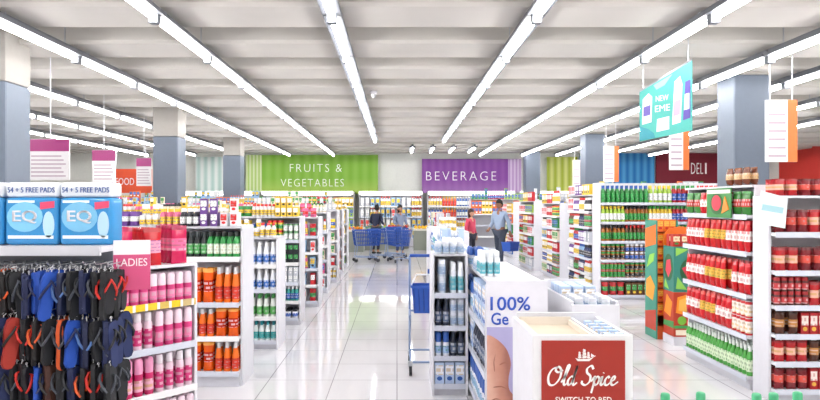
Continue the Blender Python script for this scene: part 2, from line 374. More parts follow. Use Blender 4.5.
aisle_sign(49,9.0,.58,139,180,'a23c78',None,'large white and magenta aisle sign at the left column', (0.02,))
aisle_sign(104,12.2,.44,150,186,'a23c78',None,'white and magenta aisle sign, second from the left', (0.0,))
aisle_sign(144,14.6,.34,158,186,'a23c78',None,'smallest white and magenta aisle sign, by the food sign', (0.0,))
aisle_sign(781,8.6,.42,100,162,None,'e2783a','large white and orange aisle sign right of the column', (-.15,.15))
aisle_sign(679,11.2,.34,121,170,None,'e2783a','white and orange aisle sign hanging below the teal banner', (-.15,.15))
aisle_sign(611,16,.38,146,182,None,'e2783a','white and orange aisle sign by the middle right column', (-.12,.12))
aisle_sign(578,22,.36,160,186,None,'e2783a','smallest white and orange aisle sign, farthest back', (-.12,.12))
# teal banner
t = thing('hanging_banner', 'teal promotional banner hanging left of the right column', 'banner', (3.11,8.2,0), math.atan2(-.55,.40))
b = BM(); poly(b, [(0,2.45),(.70,2.53),(.70,3.36),(0,3.08)], -.006, .006); obj('cloth', b, M('4aa89e',.6), t)
for nm, pts, yy, cc in (('printed_pack',[(.04,2.66),(.17,2.68),(.18,3.0),(.13,3.05),(.05,2.98)],.011,'dfe6f2'),('printed_pack_label',[(.06,2.76),(.155,2.775),(.16,2.9),(.062,2.88)],.013,'6a5cae'),('printed_pack',[(.45,2.62),(.56,2.64),(.58,3.1),(.55,3.2),(.48,3.14)],.011,'eef4f4'),('printed_pack_label',[(.465,2.72),(.55,2.735),(.56,2.92),(.475,2.9)],.013,'b8a0d0'),('printed_pack',[(.59,2.66),(.68,2.68),(.68,3.14),(.62,3.12)],.012,'5a4aa0'),('printed_pack_label',[(.605,2.78),(.67,2.79),(.67,2.98),(.615,2.97)],.014,'e6eef2'),('printed_pack',[(.24,2.55),(.41,2.57),(.41,2.73),(.25,2.71)],.011,'dfe8f4'),('printed_wave',[(0.01,2.46),(.22,2.48),(.2,2.54),(.12,2.6),(.01,2.64)],.011,'2f8f9c'),('printed_wave',[(.2,3.14),(.45,3.24),(.35,3.12),(.24,3.08)],.011,'8fd8cc')):
    b = BM(); poly(b, pts, -yy, -.006); obj(nm, b, M(cc,.5), t)
text('NEW', .23,.40,2.93,3.0,-.006,WHITE,t); text('EME', .22,.42,2.80,2.88,-.006,WHITE,t)
b = BM(); tube(b, [(0,0,3.09),(.7,0,3.37)], .012, 6); obj('top_bar', b, STEEL, t)
for xx, zz in ((.05,3.11),(.65,3.35)):
    b = BM(); tube(b, [(xx,0,zz),(xx,0,CEIL)], .005, 5); obj('hanger_wire', b, STEEL, t)

# ------------------------------------------------------------------ products
def part_proto(cat, nm, parts, w, d, h): return dict(cat=cat, nm=nm, parts=parts, w=w, d=d, h=h)
def mk_bottle(nm, cat, body, cap, lab, r, h, style='bottle', near=False, sy=1.0, seg=12):
    if style == 'bottle':
        pb = [(0,0),(r*.9,0),(r,.03*h),(r,.6*h),(r*.85,.68*h),(r*.45,.8*h),(r*.4,.84*h)]; pc = [(r*.46,.82*h),(r*.46,.985*h),(r*.4,h),(0,h)]; pl = [(r*1.015,.14*h),(r*1.015,.54*h)]
    elif style == 'jug':
        pb = [(0,0),(r*.92,0),(r,.04*h),(r,.5*h),(r*.8,.62*h),(r*.72,.72*h),(r*.6,.78*h),(r*.42,.82*h)]; pc = [(r*.5,.8*h),(r*.5,.98*h),(r*.42,h),(0,h)]; pl = [(r*1.015,.1*h),(r*1.015,.46*h)]
    elif style == 'dome':
        pb = [(0,0),(r*.92,0),(r,.04*h),(r,.7*h),(r*.8,.8*h),(r*.55,.88*h)]; pc = [(r*.56,.87*h),(r*.56,.96*h),(r*.5,.985*h),(r*.36,.995*h),(0,h)]; pl = [(r*1.015,.2*h),(r*1.015,.6*h)]
    elif style == 'stick':
        pb = [(0,0),(r*.92,0),(r,.03*h),(r,.56*h),(r*.97,.58*h)]; pc = [(r*.96,.58*h),(r*.96,.9*h),(r*.8,.97*h),(r*.45,h),(0,h)]; pl = [(r*1.015,.12*h),(r*1.015,.42*h)]
    elif style == 'spray':
        pb = [(0,0),(r*.95,0),(r,.03*h),(r,.7*h),(r*.8,.75*h),(r*.6,.76*h)]; pc = [(r*.8,.76*h),(r*.8,.97*h),(r*.7,h),(0,h)]; pl = [(r*1.015,.1*h),(r*1.015,.55*h)]
    elif style == 'jar':
        pb = [(0,0),(r*.92,0),(r,.05*h),(r,.7*h),(r*.85,.78*h)]; pc = [(r*.92,.77*h),(r*.92,.98*h),(r*.85,h),(0,h)]; pl = [(r*1.015,.15*h),(r*1.015,.6*h)]
    else:
        pb = [(0,0),(r*.95,0),(r,.04*h),(r,.94*h),(r*.95,.97*h)]; pc = [(r*.97,.96*h),(r*.97,h),(r*.86,h),(r*.84,.975*h),(0,.975*h)]; pl = [(r*1.012,.12*h),(r*1.012,.8*h)]
    B, K, Lm = M(body,.3), M(cap,.35), ML(lab or 'f0f0f0',.45)
    cn = {'can':'lid','jar':'lid'}.get(style,'cap')
    if near:
        ps = []
        b = BM(); lathe(b, pb, seg, 0, 1, sy); ps.append(('body', fin('body', b, B, True)))
        b = BM(); lathe(b, pc, seg, 0, 1, sy); ps.append((cn, fin(cn, b, K, True)))
        if lab: b = BM(); lathe(b, pl, seg, 0, 1, sy); ps.append(('wrap_label', fin('wrap_label', b, Lm, True)))
    else:
        b = BM(); lathe(b, pb, 10, 0, 1, sy); lathe(b, pc, 10, 1, 1, sy)
        if lab: lathe(b, pl, 10, 2, 1, sy)
        ps = [(nm, fin(nm, b, [B,K,Lm], True))]
    return part_proto(cat, nm, ps, 2*r, 2*r*sy, h)
def mk_box(nm, cat, main, lab, acc, w, d, h, near=False):
    b = BM(); bbox(b, -w/2, w/2, -d/2, d/2, 0, h, 0, min(w,d,h)*.04, 1)
    l = BM(); box(l, -w*.42, w*.42, -d/2-.0015, -d/2+.001, h*.42, h*.86)
    c = BM(); poly(c, ell(0, h*.25, w*.28, h*.1, 14), -d/2-.002, -d/2+.001)
    if near: ps = [('body', fin('body', b, M(main,.4))), ('front_label', fin('front_label', l, ML(lab,.4))), ('emblem', fin('emblem', c, M(acc,.4)))]
    else:
        for f in l.faces: f.material_index = 1
        for f in c.faces: f.material_index = 2
        join(b, l); join(b, c); ps = [(nm, fin(nm, b, [M(main,.4), ML(lab,.4), M(acc,.4)]))]
    return part_proto(cat, nm, ps, w, d, h)
def mk_pouch(nm, cat, main, band, w, h, t, near=False, seal=None):
    nx, nz = 6, 9
    def grid(b, v0, v1, mi, push=0):
        rowsF, rowsB = [], []
        for j in range(v0, v1+1):
            v = j/nz; fr, bk = [], []
            prof = (math.sin(PI*min(1,v*1.02))**.45 if 0 < v < 1 else 0)*(1.15-.45*v)
            for i in range(nx+1):
                u = 2*i/nx-1; q = t/2*prof*max(0,1-abs(u)**3)+.003+push
                x = u*w/2*(1-.07*math.sin(PI*v))*(1+push*4)
                fr.append(b.verts.new((x,-q,v*h))); bk.append(b.verts.new((x,q,v*h)))
            rowsF.append(fr); rowsB.append(bk)
        for RR in (rowsF, rowsB):
            for a, c in zip(RR, RR[1:]):
                for i in range(nx): b.faces.new((a[i],a[i+1],c[i+1],c[i])).material_index = mi
        for a, c in zip(range(len(rowsF)-1), range(1,len(rowsF))):
            for e in (0, nx): b.faces.new((rowsF[a][e],rowsF[c][e],rowsB[c][e],rowsB[a][e])).material_index = mi
        for e in (0,-1):
            for i in range(nx): b.faces.new((rowsF[e][i],rowsF[e][i+1],rowsB[e][i+1],rowsB[e][i])).material_index = mi
    A, Bm, Sm = M(main,.18), ML(band,.25), M(seal or main,.22)
    if near:
        b = BM(); grid(b, 0, nz-1, 0); l = BM(); grid(l, 3, 6, 0, .0015); s = BM(); grid(s, nz-1, nz, 0)
        ps = [('bag', fin('bag', b, A, True)), ('printed_band', fin('printed_band', l, Bm, True)), ('top_seal', fin('top_seal', s, Sm, True))]
    else:
        b = BM(); grid(b, 0, 3, 0); grid(b, 3, 6, 1); grid(b, 6, nz, 0); ps = [(nm, fin(nm, b, [A,Bm], True))]
    return part_proto(cat, nm, ps, w*.97, t*.95, h)
HEX = dict(red='b8202b', white='e4e4e8', blue='3560aa', green='388c44', yellow='e6c23a', orange='de6c28', purple='6a4090', pink='de6a96', teal='34988e', brown='663e22', black='22222a', maroon='701c28', cream='e6d9c2', navy='263668', lime='9cc044', amber='a45e1e', magenta='b42a6c', silver='c4c8d0', sky='8ab4da')
ACC = ['f4f4f4','e8c430','d82828','2456b0','f4f4f4','20202a','2f9a46']
GC = {}
def gen(key, sc=1.0):
    k = (key, sc)
    if k in GC: return GC[k]
    c, s = key.rsplit(' ', 1); hx = HEX[c]; rr = random.Random(key)
    acc = rr.choice([a for a in ACC if a != hx]); acc2 = rr.choice(ACC); nm = key.replace(' ','_')
    if s == 'box': p = mk_box(nm,'box',hx,acc,acc2,.10*sc,.07*sc,.19*sc)
    elif s == 'bottle': p = mk_bottle(nm,'bottle',hx,acc2 if acc2 != hx else 'f4f4f4',acc,.034*sc,.24*sc)
    elif s == 'can': p = mk_bottle(nm,'can',hx,'c4c6cc',acc,.036*sc,.12*sc,'can')
    elif s == 'jar': p = mk_bottle(nm,'jar',hx,acc2,acc,.04*sc,.15*sc,'jar')
    elif s == 'tub': p = mk_bottle(nm,'tub',hx,acc2,acc,.055*sc,.12*sc,'jar')
    else: p = mk_pouch(nm,'pouch',hx,acc,.12*sc,.2*sc,.07*sc)
    GC[k] = p
    return p
PRODS = []
def place(p, loc, rz, label, group, s=1.0, keep=False, sz=None):
    if len(p['parts']) == 1:
        o = link(p['nm'], p['parts'][0][1]); o.location = loc; o.rotation_euler = (0,0,rz); tag(o, label, p['cat'], group)
    else:
        o = thing(p['nm'], label, p['cat'], loc, rz, group)
        for nm, me in p['parts']: link(nm, me, o)
    o.scale = (s,s,sz or s)
    if not keep: PRODS.append((o, p))
    return o
PR = {}
PR['pink-and-white deodorant stick'] = mk_bottle('deodorant_stick','deodorant','d43a7c','ecd4e0','e680aa',.028,.17,'stick',True,.72)
PR['white spray can with pink base'] = mk_bottle('spray_can','can','e6c8d6','ece2e8','d03478',.026,.185,'spray',True)
PR['bright pink lotion bottle'] = mk_bottle('lotion_bottle','bottle','ce2566','e696ba','eeb0ca',.028,.18,'stick',True,.8)
PR['magenta sanitary pad bag'] = mk_pouch('sanitary_bag','bag','c81050','f06c98',.12,.26,.045,True,'a80c44')
PR['red sanitary pad bag'] = mk_pouch('sanitary_bag','bag','cc1c28','f4a0b8',.12,.25,.045,True,'ac1620')
PR['orange refill pouch'] = mk_pouch('refill_pouch','pouch','e65a10','b82a0c',.085,.22,.06,True,'f0a040')
PR['orange bottle with red label'] = mk_bottle('bottle','bottle','ee7018','d8d8da','cf2f1c',.030,.23,'jug',True)
PR['green bottle with black cap'] = mk_bottle('bottle','bottle','2f9648','1d2422','dce8d8',.025,.19,'bottle',True)
PR['black bottle with green label'] = mk_bottle('bottle','bottle','20262a','3a4244','48a050',.025,.19,'bottle',True)
PR['white bottle with blue label'] = mk_bottle('bottle','bottle','e8eaf0','f0f0f0','2f68b8',.030,.21,'jug',True)
PR['white bottle with teal label'] = mk_bottle('bottle','bottle','e4ecec','2a909a','38a2a2',.030,.21,'jug',True)
PR['white bottle with green label'] = mk_bottle('bottle','bottle','e8ece6','409848','50aa50',.030,.21,'jug',True)
PR['red sauce pouch'] = mk_pouch('sauce_pouch','pouch','c00c18','f4ece8',.08,.2,.05,True,'d02a34')
PR['red sauce pouch with yellow band'] = mk_pouch('sauce_pouch','pouch','c4141a','e0b048',.08,.2,.05,True,'d83c34')
PR['red tin can'] = mk_bottle('tin_can','can','c0121a','d0d2d6','f0e4dc',.030,.11,'can',True)
PR['green bottle with white cap'] = mk_bottle('bottle','bottle','4ea444','e8ece8','d8e8c8',.028,.19,'bottle',True)
PR['green snack pouch'] = mk_pouch('snack_pouch','pouch','387c34','b8302c',.12,.2,.06,True,'48944a')
PR['brown snack pouch'] = mk_pouch('snack_pouch','pouch','6c341e','cca474',.11,.16,.06,True,'7c4628')
PR['red coffee pouch'] = mk_pouch('coffee_pouch','pouch','b0141c','e4b09c',.075,.14,.045,True,'901620')
PR['maroon coffee pouch'] = mk_pouch('coffee_pouch','pouch','78121c','d04c40',.075,.14,.045,True,'5a0e14')
PR['brown coffee pouch'] = mk_pouch('coffee_pouch','pouch','4c2414','b87c40',.075,.14,.045,True,'3c1c10')
PR['red box with white front'] = mk_box('packet_box','box','a8141c','e8dcd4','d8a83a',.06,.05,.13,True)
PR['dark red coffee jar'] = mk_bottle('coffee_jar','jar','4a1612','a81a22','b8343a',.029,.13,'jar',True)
PR['brown coffee jar'] = mk_bottle('coffee_jar','jar','301a14','6c3a20','b86434',.029,.13,'jar',True)
PR['pale blue box with white front'] = mk_box('product_box','box','b4c8e4','eef0f6','2f5cac',.075,.065,.14,True)
PR['white lotion bottle with blue cap'] = mk_bottle('lotion_bottle','bottle','e4e6ee','2c58a8','98b8dc',.026,.17,'stick',True,.75)
PR['dark navy shampoo bottle'] = mk_bottle('shampoo_bottle','bottle','1a2238','33384a','52617e',.026,.18,'bottle',True)
PR['clear jar with pale lid'] = mk_bottle('jar','jar','c4ccd6','dcdfe8','90a6c4',.029,.105,'jar',True)
PR['blue spray can'] = mk_bottle('spray_can','can','2858aa','e0e2ec','d8e2f0',.024,.19,'spray',True)
PR['white spray can with teal band'] = mk_bottle('spray_can','can','e0e4ea','e4e8ec','58aab8',.024,.19,'spray',True)

LV = ['lowest shelf','second-lowest shelf','third-lowest shelf','fourth-lowest shelf','fifth-lowest shelf','sixth-lowest shelf']
class Unit:
    def __init__(self, ph, label, ox, oy, rz, W, D, H, levels, top=True, back=WHITE, canopy=False, group=None, strip=STRIPY, setback=None):
        self.ph, self.W, self.D, self.rz, self.canopy = ph, W, D, rz, canopy
        self.m = Matrix.Translation((ox,oy,0))@Matrix.Rotation(rz,4,'Z')
        self.levels = list(levels); self.H = H; self.H0 = H; self.sb = setback or [0]*9
        sb = self.sb; sm = max(sb)
        t = thing('shelf_unit', label, 'shelving', (ox,oy,0), rz, group); self.t = t
        boxobj('kick_base', (.02,W-.02,.03,D-.005,0,max(.03,levels[0]-.03)), OFFW, t)
        boxobj('back_panel', (.02,W-.02,D-.02,D,levels[0],H), back, t)
        for a, b in ((0,.02),(W-.02,W)): boxobj('side_panel', (a,b,sm if sm else (.0 if H < 1.3 else .06),D,0,H), WHITE, t)
        for i, z in enumerate(levels):
            s = boxobj('shelf_board', (.021,W-.021,sb[i],D-.021,z-.028,z), WHITE, t)
            st = boxobj('price_strip', (.021,W-.021,sb[i]-.006,sb[i],z-.040,z+.006), (strip if strip and i % 2 else STRIP), s)
        if top:
            boxobj('top_board', (0,W,max(.03,sb[len(levels)]),D,H,H+.02), WHITE, t); self.levels.append(H+.02)
        if canopy:
            boxobj('light_canopy', (0,W,-.25,D,H+.02,H+.14), WHITE, t)
            boxobj('light_band', (.02,W-.02,-.262,-.25,H+.02,H+.15), M('fffdf6',.4,0,1.5), t)
    def fill(self, li, spec, x0=None, x1=None, rows=2, gap=.004, sc=1.0, drop=.012, rstack=False):
        keys = spec.split('|'); z = self.levels[li]; y0 = self.sb[li]
        nz = self.levels[li+1] if li+1 < len(self.levels) else (9 if self.H0 <= z else self.H0+(.0 if self.canopy else .15))
        a = .025 if x0 is None else x0; e = self.W-.025 if x1 is None else x1
        n = len(self.levels); w = 'top' if li == n-1 else LV[li]
        for i, k in enumerate(keys):
            isg = k not in PR
            p = gen(k, sc) if isg else PR[k]
            hh = p['h']; s = sz = 1.0; ns0 = 1
            canstack = p['cat'] in ('box','can','jar') and p['nm'] != 'spray_can'
            if nz-z < 1:
                g = nz-z-.055
                if canstack and 2*hh*.85 < g: ns0 = 2
                sz = min(1.38, g/(hh*ns0)); s = min(1.08, max(.8, sz)) if sz >= .8 else sz
                s, sz = round(s,3), round(sz,3)
            lab = '%s on %s of %s' % (k, w, self.ph)
            xa, xe = a+(e-a)*i/len(keys), a+(e-a)*(i+1)/len(keys)
            ww, dd = p['w']*s+gap, p['d']*s+gap
            cnt = max(1, int((xe-xa)/ww+.04)); step = (xe-xa)/cnt
            nr = max(1, min(rows, int((self.D-.06-y0)/dd)))
            for r in range(nr):
                for c in range(cnt):
                    if random.random() < drop*(1 if r == 0 else 2): continue
                    ns = ns0
                    if canstack and rstack: ns = random.choice((1,1,2))
                    tw = random.uniform(-.07,.07)
                    for q in range(ns):
                        lp = Vector((xa+step*(c+.5)+random.uniform(-.0015,.0015), y0+.012+dd*(r+.5)+(0 if r else random.uniform(-.006,.004)), z+.001+q*p['h']*sz))
                        place(p, self.m@lp, self.rz+tw, lab, lab, s, False, sz)
        return self
def mixs(pal, n, seed):
    r = random.Random(seed); out = []
    ks = pal.split('|')
    while len(out) < n:
        k = r.choice(ks)
        if not out or out[-1] != k: out.append(k)
    return '|'.join(out)

# ---- left side
t = thing('flip_flop_rack', 'white rack hung with flip-flops under the blue pad packs', 'rack', (-1.5,3.42,0))
boxobj('pegboard', (-1.7,-.01,-.02,.02,.0,1.40), M('7c818c',.5), t)
boxobj('top_board', (-1.7,-.02,-.13,.42,1.40,1.43), WHITE, t)
boxobj('front_rail', (-1.7,-.02,-.15,-.13,1.385,1.435), OFFW, t)
boxobj('core', (-1.7,-.48,.02,.42,0,1.40), OFFW, t)
NC = 13
ff_x = [-2.15+.059*i for i in range(NC)]; ff_z = [1.335, 1.105, .875, .645]
for zz in ff_z:
    for x in ff_x:
        b = BM(); tube(b, [(x+1.5,-.02,zz+.012),(x+1.5,-.23,zz+.012),(x+1.5,-.245,zz+.028)], .003, 5); obj('hook', b, STEEL, t)
def ff_meshes(sole, bed, strap):
    prof = [(.0,.0),(.028,-.004),(.043,-.03),(.048,-.07),(.043,-.115),(.034,-.155),(.034,-.2),(.033,-.24),(.02,-.262),(0,-.266)]
    pts = [(x,z) for x,z in prof]+[(-x*.94,z) for x,z in prof[::-1][1:-1]]
    b = BM(); poly(b, pts, -.008, .012); s = fin('sole', b, M(sole,.7))
    b = BM(); poly(b, [(x*.93,z*.97-.004) for x,z in pts], -.0105, -.0075); f = fin('footbed', b, M(bed,.7))
    b = BM()
    for sg in (-1,1): tube(b, [(0,-.008,-.045),(0,-.024,-.05),(sg*.018,-.034,-.08),(sg*.037,-.026,-.12),(sg*.041,-.006,-.15)], [.003,.006,.007,.0075,.006], 6)
    st = fin('strap', b, M(strap,.5))
    b = BM(); tube(b, [(0,-.002,-.002),(0,.0,.012),(.012,0,.02),(0,0,.027),(-.01,0,.018)], .003, 5); hk = fin('hanger', b, M('c8c8cc',.4))
    return s, f, st, hk
FF = [('navy flip-flop with black straps', ff_meshes('161f44','1b2856','16181e')), ('black flip-flop with red straps', ff_meshes('131318','1a1a20','c8241a')), ('bright blue flip-flop with navy straps', ff_meshes('17439c','1c4cae','18204a')), ('black flip-flop with grey straps', ff_meshes('121317','191b20','3c404a')), ('black flip-flop with orange straps', ff_meshes('161314','211c1e','d8561e')), ('brown flip-flop with black straps', ff_meshes('40221a','4c2c20','1c1816')), ('red flip-flop with black straps', ff_meshes('98241c','a43024','1c1816')), ('navy flip-flop with pale blue straps', ff_meshes('141c3c','1a2448','4c70ac')), ('dark grey flip-flop with orange soles', ff_meshes('c8501c','26262c','3a3a44'))]
pat = [[5,1,8,4,3,0,2,2,7,3,0,3,1],[1,4,0,0,6,1,4,3,8,2,7,3,0],[3,8,4,0,3,1,2,5,3,0,4,1,3],[0,6,5,2,4,0,8,3,0,7,3,1,0]]
rn = ['top hook row','second hook row','third hook row','bottom hook row']
for r, zz in enumerate(ff_z):
    for c, x in enumerate(ff_x):
        nm, ms = FF[pat[r][c]]
        for k, yy in enumerate((3.345, 3.27, 3.195)):
            lean = random.uniform(-.5,.5)
            for sg in (-1,1):
                o = thing('flip_flop', '%s hanging in the %s of the rack' % (nm, rn[r]), 'flip-flop', (x+sg*.013, yy+random.uniform(-.01,.01), zz-.016+random.uniform(-.025,.002)), lean+sg*random.uniform(1.0,1.5), '%ss, %s' % (nm, rn[r]))
                o.scale = (random.uniform(.76,.96),)*3; o.rotation_euler[1] = random.uniform(-.18,.18)
                for pn, me in zip(('sole','footbed','strap','hanger'), ms): link(pn, me, o)
def pad_pack(x, lab):
    t = thing('pad_pack', lab, 'pack', (x,3.47,1.431))
    b = BM(); bbox(b, -.142,.142,-.07,.07,0,.255,0,.028,3); obj('body', b, M('3a90cc',.15), t, True)
    b = BM(); bbox(b, -.140,.140,-.066,.066,.255,.335,0,.024,3); obj('top_band', b, M('e4e8ee',.2), t, True)
    b = BM(); poly(b, ell(-.03,.15,.095,.08), -.074, -.069); obj('logo_disc', b, M('7cc0e6',.25), t)
    text('EQ', -.095, .035, .115, .185, -.074, WHITE, t, bold=.015)
    text('54 + 5 FREE PADS', -.125, .125, .28, .308, -.066, M('3a5a9c',.4), t)
    b = BM(); poly(b, ell(.095,.11,.03,.07), -.0735, -.069); obj('printed_pad', b, M('b8dcf2',.25), t)
    b = BM(); poly(b, [(-.12,.035),(.12,.035),(.12,.052),(-.12,.052)], -.0735, -.069); obj('printed_line', b, M('e8f4fa',.35), t)
    b = BM(); poly(b, [(-.12,.225),(.02,.225),(.02,.238),(-.12,.238)], -.0725, -.069); obj('printed_line', b, M('e8f4fa',.35), t)
    b = BM(); poly(b, [(.05,.19),(.125,.2),(.125,.235),(.05,.228)], -.0735, -.069); obj('printed_flag', b, M('d8486c',.35), t)
pad_pack(-1.945, 'left blue and white pad pack on top of the flip-flop rack')
pad_pack(-1.655, 'right blue and white pad pack on top of the flip-flop rack')
pad_pack(-2.24, 'blue pad pack cut off by the left picture edge')
t = thing('card_sign', 'small white and pink shelf card reading LADIES', 'sign', (-1.38,3.36,0), .3)
sheet('card', -.1,.08,1.2,1.46,-.004,.004, M('ece6ea',.4), t); sheet('pink_band', -.1,.08,1.2,1.385,-.006,-.004, M('cc4e7c',.4), t)
text('LADIES', -.085,.065,1.325,1.365,-.006,M('f8eef2',.4),t)
b = BM(); tube(b, [(-.085,0.006,1.22),(-.115,.06,1.22)], .005, 5); obj('holder', b, STEEL, t)
u = Unit('the pink endcap by the flip-flops', 'white angled endcap full of pink toiletries beside the flip-flop rack', -1.79, 3.98, math.radians(50), .64, .40, 1.22, [.1,.40,.70,.99], top=True, setback=[0,0,.01,.02,.03])
u.fill(3,'pink-and-white deodorant stick',rows=6,drop=.02).fill(2,'white spray can with pink base|pink-and-white deodorant stick',rows=6,drop=.02).fill(1,'bright pink lotion bottle|white spray can with pink base',rows=6,drop=.02)
u.fill(0,'pink-and-white deodorant stick',rows=2)
u.fill(4,'magenta sanitary pad bag|red sanitary pad bag|magenta sanitary pad bag',rows=5,gap=.004,drop=0)

u = Unit('left shelves of orange refills', 'white shelf unit of orange refill packs, second on the left', -3.6,5.75,0,2.2,.5,1.43,[.14,.455,.76,1.17])
u.fill(0,'orange bottle with red label|orange refill pouch|orange bottle with red label',x0=1.5,rows=3).fill(1,'orange refill pouch|orange bottle with red label|orange refill pouch',x0=1.5,rows=3).fill(2,'orange bottle with red label|orange refill pouch|orange bottle with red label',x0=1.5,rows=3)
u.fill(3,'black bottle with green label|green bottle with black cap|black bottle with green label|green bottle with black cap',x0=1.0,rows=3)
u.fill(4,'cream bottle|pink pouch|black jar|magenta box|white bottle|black box|purple pouch|white jar|pink bottle|black bottle|purple box|white box',x0=0,rows=3,sc=.65,rstack=True)
u = Unit('left shelves of white detergent', 'white shelf unit of white detergent bottles, third on the left', -4.9,7.25,0,3.55,.5,1.25,[.1,.37,.68,.96])
for li, sp in ((0,'white bottle with blue label|white bottle with teal label'),(1,'white bottle with teal label|white bottle with green label'),(2,'white bottle with teal label|white bottle with blue label'),(3,'white bottle with green label|white bottle with blue label')): u.fill(li,sp,x0=2.6,rows=3)
u.fill(4,'white bottle|magenta pouch|purple box|magenta box|black pouch|navy bottle|yellow jar|white bottle|sky box|pink pouch|white jar|white bottle',x0=1.2,rows=3,sc=.68,rstack=True)
u = Unit('left dark shelf of green packs', 'white shelf unit of dark and green packs, fourth on the left', -5.2,8.7,0,3.88,.5,1.46,[.1,.33,.58,.85,1.16])
for li, sp in ((0,'silver box|navy box|white tub'),(1,'navy bottle|black box|navy box|teal bottle'),(2,'black box|teal pouch|green jar|silver box'),(3,'green pouch|green box|lime bottle|black box'),(4,'yellow box|green bottle|yellow jar|green can')): u.fill(li,sp,x0=3.0,sc=.66,rows=3)
u.fill(5,'pink bottle|cream bottle|white bottle|cream jar|white bottle|pink bottle|cream bottle|yellow box|white jar|green pouch|white bottle|yellow box',rows=3,sc=.7,rstack=True)
PA = ['red box|purple box|sky box|red pouch|white box|pink bottle','white box|sky box|orange box|white bottle|teal box|pink box|cream box','red box|cream box|yellow pouch|green box|orange pouch|white jar|pink box','brown box|orange box|red box|yellow box|white box|red pouch|cream box','orange box|yellow box|brown pouch|red box|cream box|lime box']
TP = 'white bottle|cream bottle|pink bottle|white jar|cream box|red pouch|yellow box|silver box|green pouch|pink pouch|sky box'
PHS = ['left shelves of red and purple boxes','left shelves at the sixth aisle','left shelves at the seventh aisle','left shelves at the eighth aisle','left shelves at the ninth aisle']
for i, (y, xr, H) in enumerate(((10.2,-1.25,1.42),(11.8,-1.28,1.48),(13.4,-1.25,1.5),(15.0,-1.28,1.5),(16.7,-1.3,1.5))):
    W = 5.2; ph = PHS[i]
    u = Unit(ph, 'white shelf unit, %s counted along the left side of the aisle' % ('fifth','sixth','seventh','eighth','ninth')[i], xr-W, y, 0, W, .55, H, [.1,.36,.62,.88,1.14])
    for li in range(5): u.fill(li, mixs(PA[i],5,i*7+li), x0=W-.75, rows=2, sc=.7)
    u.fill(5, mixs(TP,20,i), rows=2, sc=.72, rstack=True)
for y, x0, x1, H, ph in ((19.6,-10,-2.0,1.65,'the long left shelf behind the ninth aisle'),(22.4,-12,-2.2,1.68,'the far left shelf before the produce area')):
    u = Unit(ph, 'long white shelf unit, '+ph.replace('the ','',1), x0, y, 0, x1-x0, .6, H, [.1,.5,.9,1.3])
    u.fill(4, mixs(TP+'|blue box|orange box|teal box',18,y), rows=1, sc=1.0, rstack=True); u.fill(3, mixs(PA[0],5,y), x0=(x1-x0)-2.0, rows=1, sc=1.2); u.fill(2,mixs(PA[3],4,y),x0=(x1-x0)-1.4,rows=1,sc=1.2)

# ---- right side
u = Unit('the red sauce endcap', 'white endcap of red sauce packs facing the main aisle', 3.1,6.95,-PI/2,1.3,.42,1.80,[.12,.48,.84,1.22,1.55],strip=None)
u.fill(0,'green bottle with white cap',rows=4).fill(1,'red sauce pouch|red sauce pouch with yellow band|red sauce pouch|red tin can',rows=4).fill(2,'red sauce pouch|red sauce pouch with yellow band|red sauce pouch',rows=4).fill(3,'red sauce pouch|red sauce pouch with yellow band|red sauce pouch',rows=4)
u.fill(4,'green snack pouch|red sauce pouch|red tin can|green snack pouch',rows=2).fill(5,'brown snack pouch',rows=2,x0=.85)
t = thing('shelf_poster', 'melon picture poster on the top shelf of the red sauce endcap', 'poster', (3.085,6.35,0), -PI/2)
b = BM(); box(b, 0,.46,-.012,-.004,1.52,1.80); obj('board', b, M('3c8a44',.4), t)
for nm, pts, yy, cc in (('printed_melon',ell(.2,1.65,.12,.10),.016,'2c6a34'),('printed_flesh',ell(.2,1.66,.09,.075),.019,'d8384c'),('printed_slice',[(.3,1.56),(.43,1.6),(.36,1.72)],.021,'f08a30'),('printed_band',[(0.01,1.75),(.45,1.75),(.45,1.785),(.01,1.785)],.015,'f0ece0')):
    b = BM(); poly(b, pts, -yy, -.012); obj(nm, b, M(cc,.5), t)
u = Unit('the coffee shelves at right edge', 'white shelf unit of coffee packs at the right picture edge', 3.13,5.33,0,1.6,.3,1.70,[.1,.33,.56,.8,1.09,1.41],strip=None)
u.fill(0,'maroon coffee pouch|red box with white front|brown coffee pouch',x1=.9,rows=4).fill(1,'red coffee pouch|brown coffee pouch|maroon coffee pouch',x1=.9,rows=4).fill(2,'brown coffee pouch|red box with white front|maroon coffee pouch|red coffee pouch',x1=.9,rows=4).fill(3,'dark red coffee jar|red coffee pouch|maroon coffee pouch',x1=.9,rows=4).fill(4,'red coffee pouch|maroon coffee pouch|red coffee pouch|red box with white front',x1=.9,rows=4).fill(5,'maroon coffee pouch|red coffee pouch|brown coffee jar',x1=.9,rows=4)
u.fill(6,'red coffee pouch|maroon coffee pouch|brown coffee pouch|red coffee pouch',x1=.9,rows=4,drop=0)
t = thing('flag_sign', 'tilted white shelf flag above the red sauce endcap', 'sign', (3.08,5.28,0), -.2)
b = BM(); poly(b, [(-.1,1.49),(.11,1.45),(.13,1.7),(-.07,1.76)], -.004, .004); obj('card', b, M('dfecee',.4), t)
b = BM(); poly(b, [(-.07,1.6),(.09,1.57),(.1,1.62),(-.06,1.65)], -.006, -.004); obj('printed_line', b, M('9cc4cc',.4), t)
b = BM(); tube(b, [(.05,.0,1.72),(.07,.05,1.70)], .006, 5); obj('clip', b, STEEL, t)
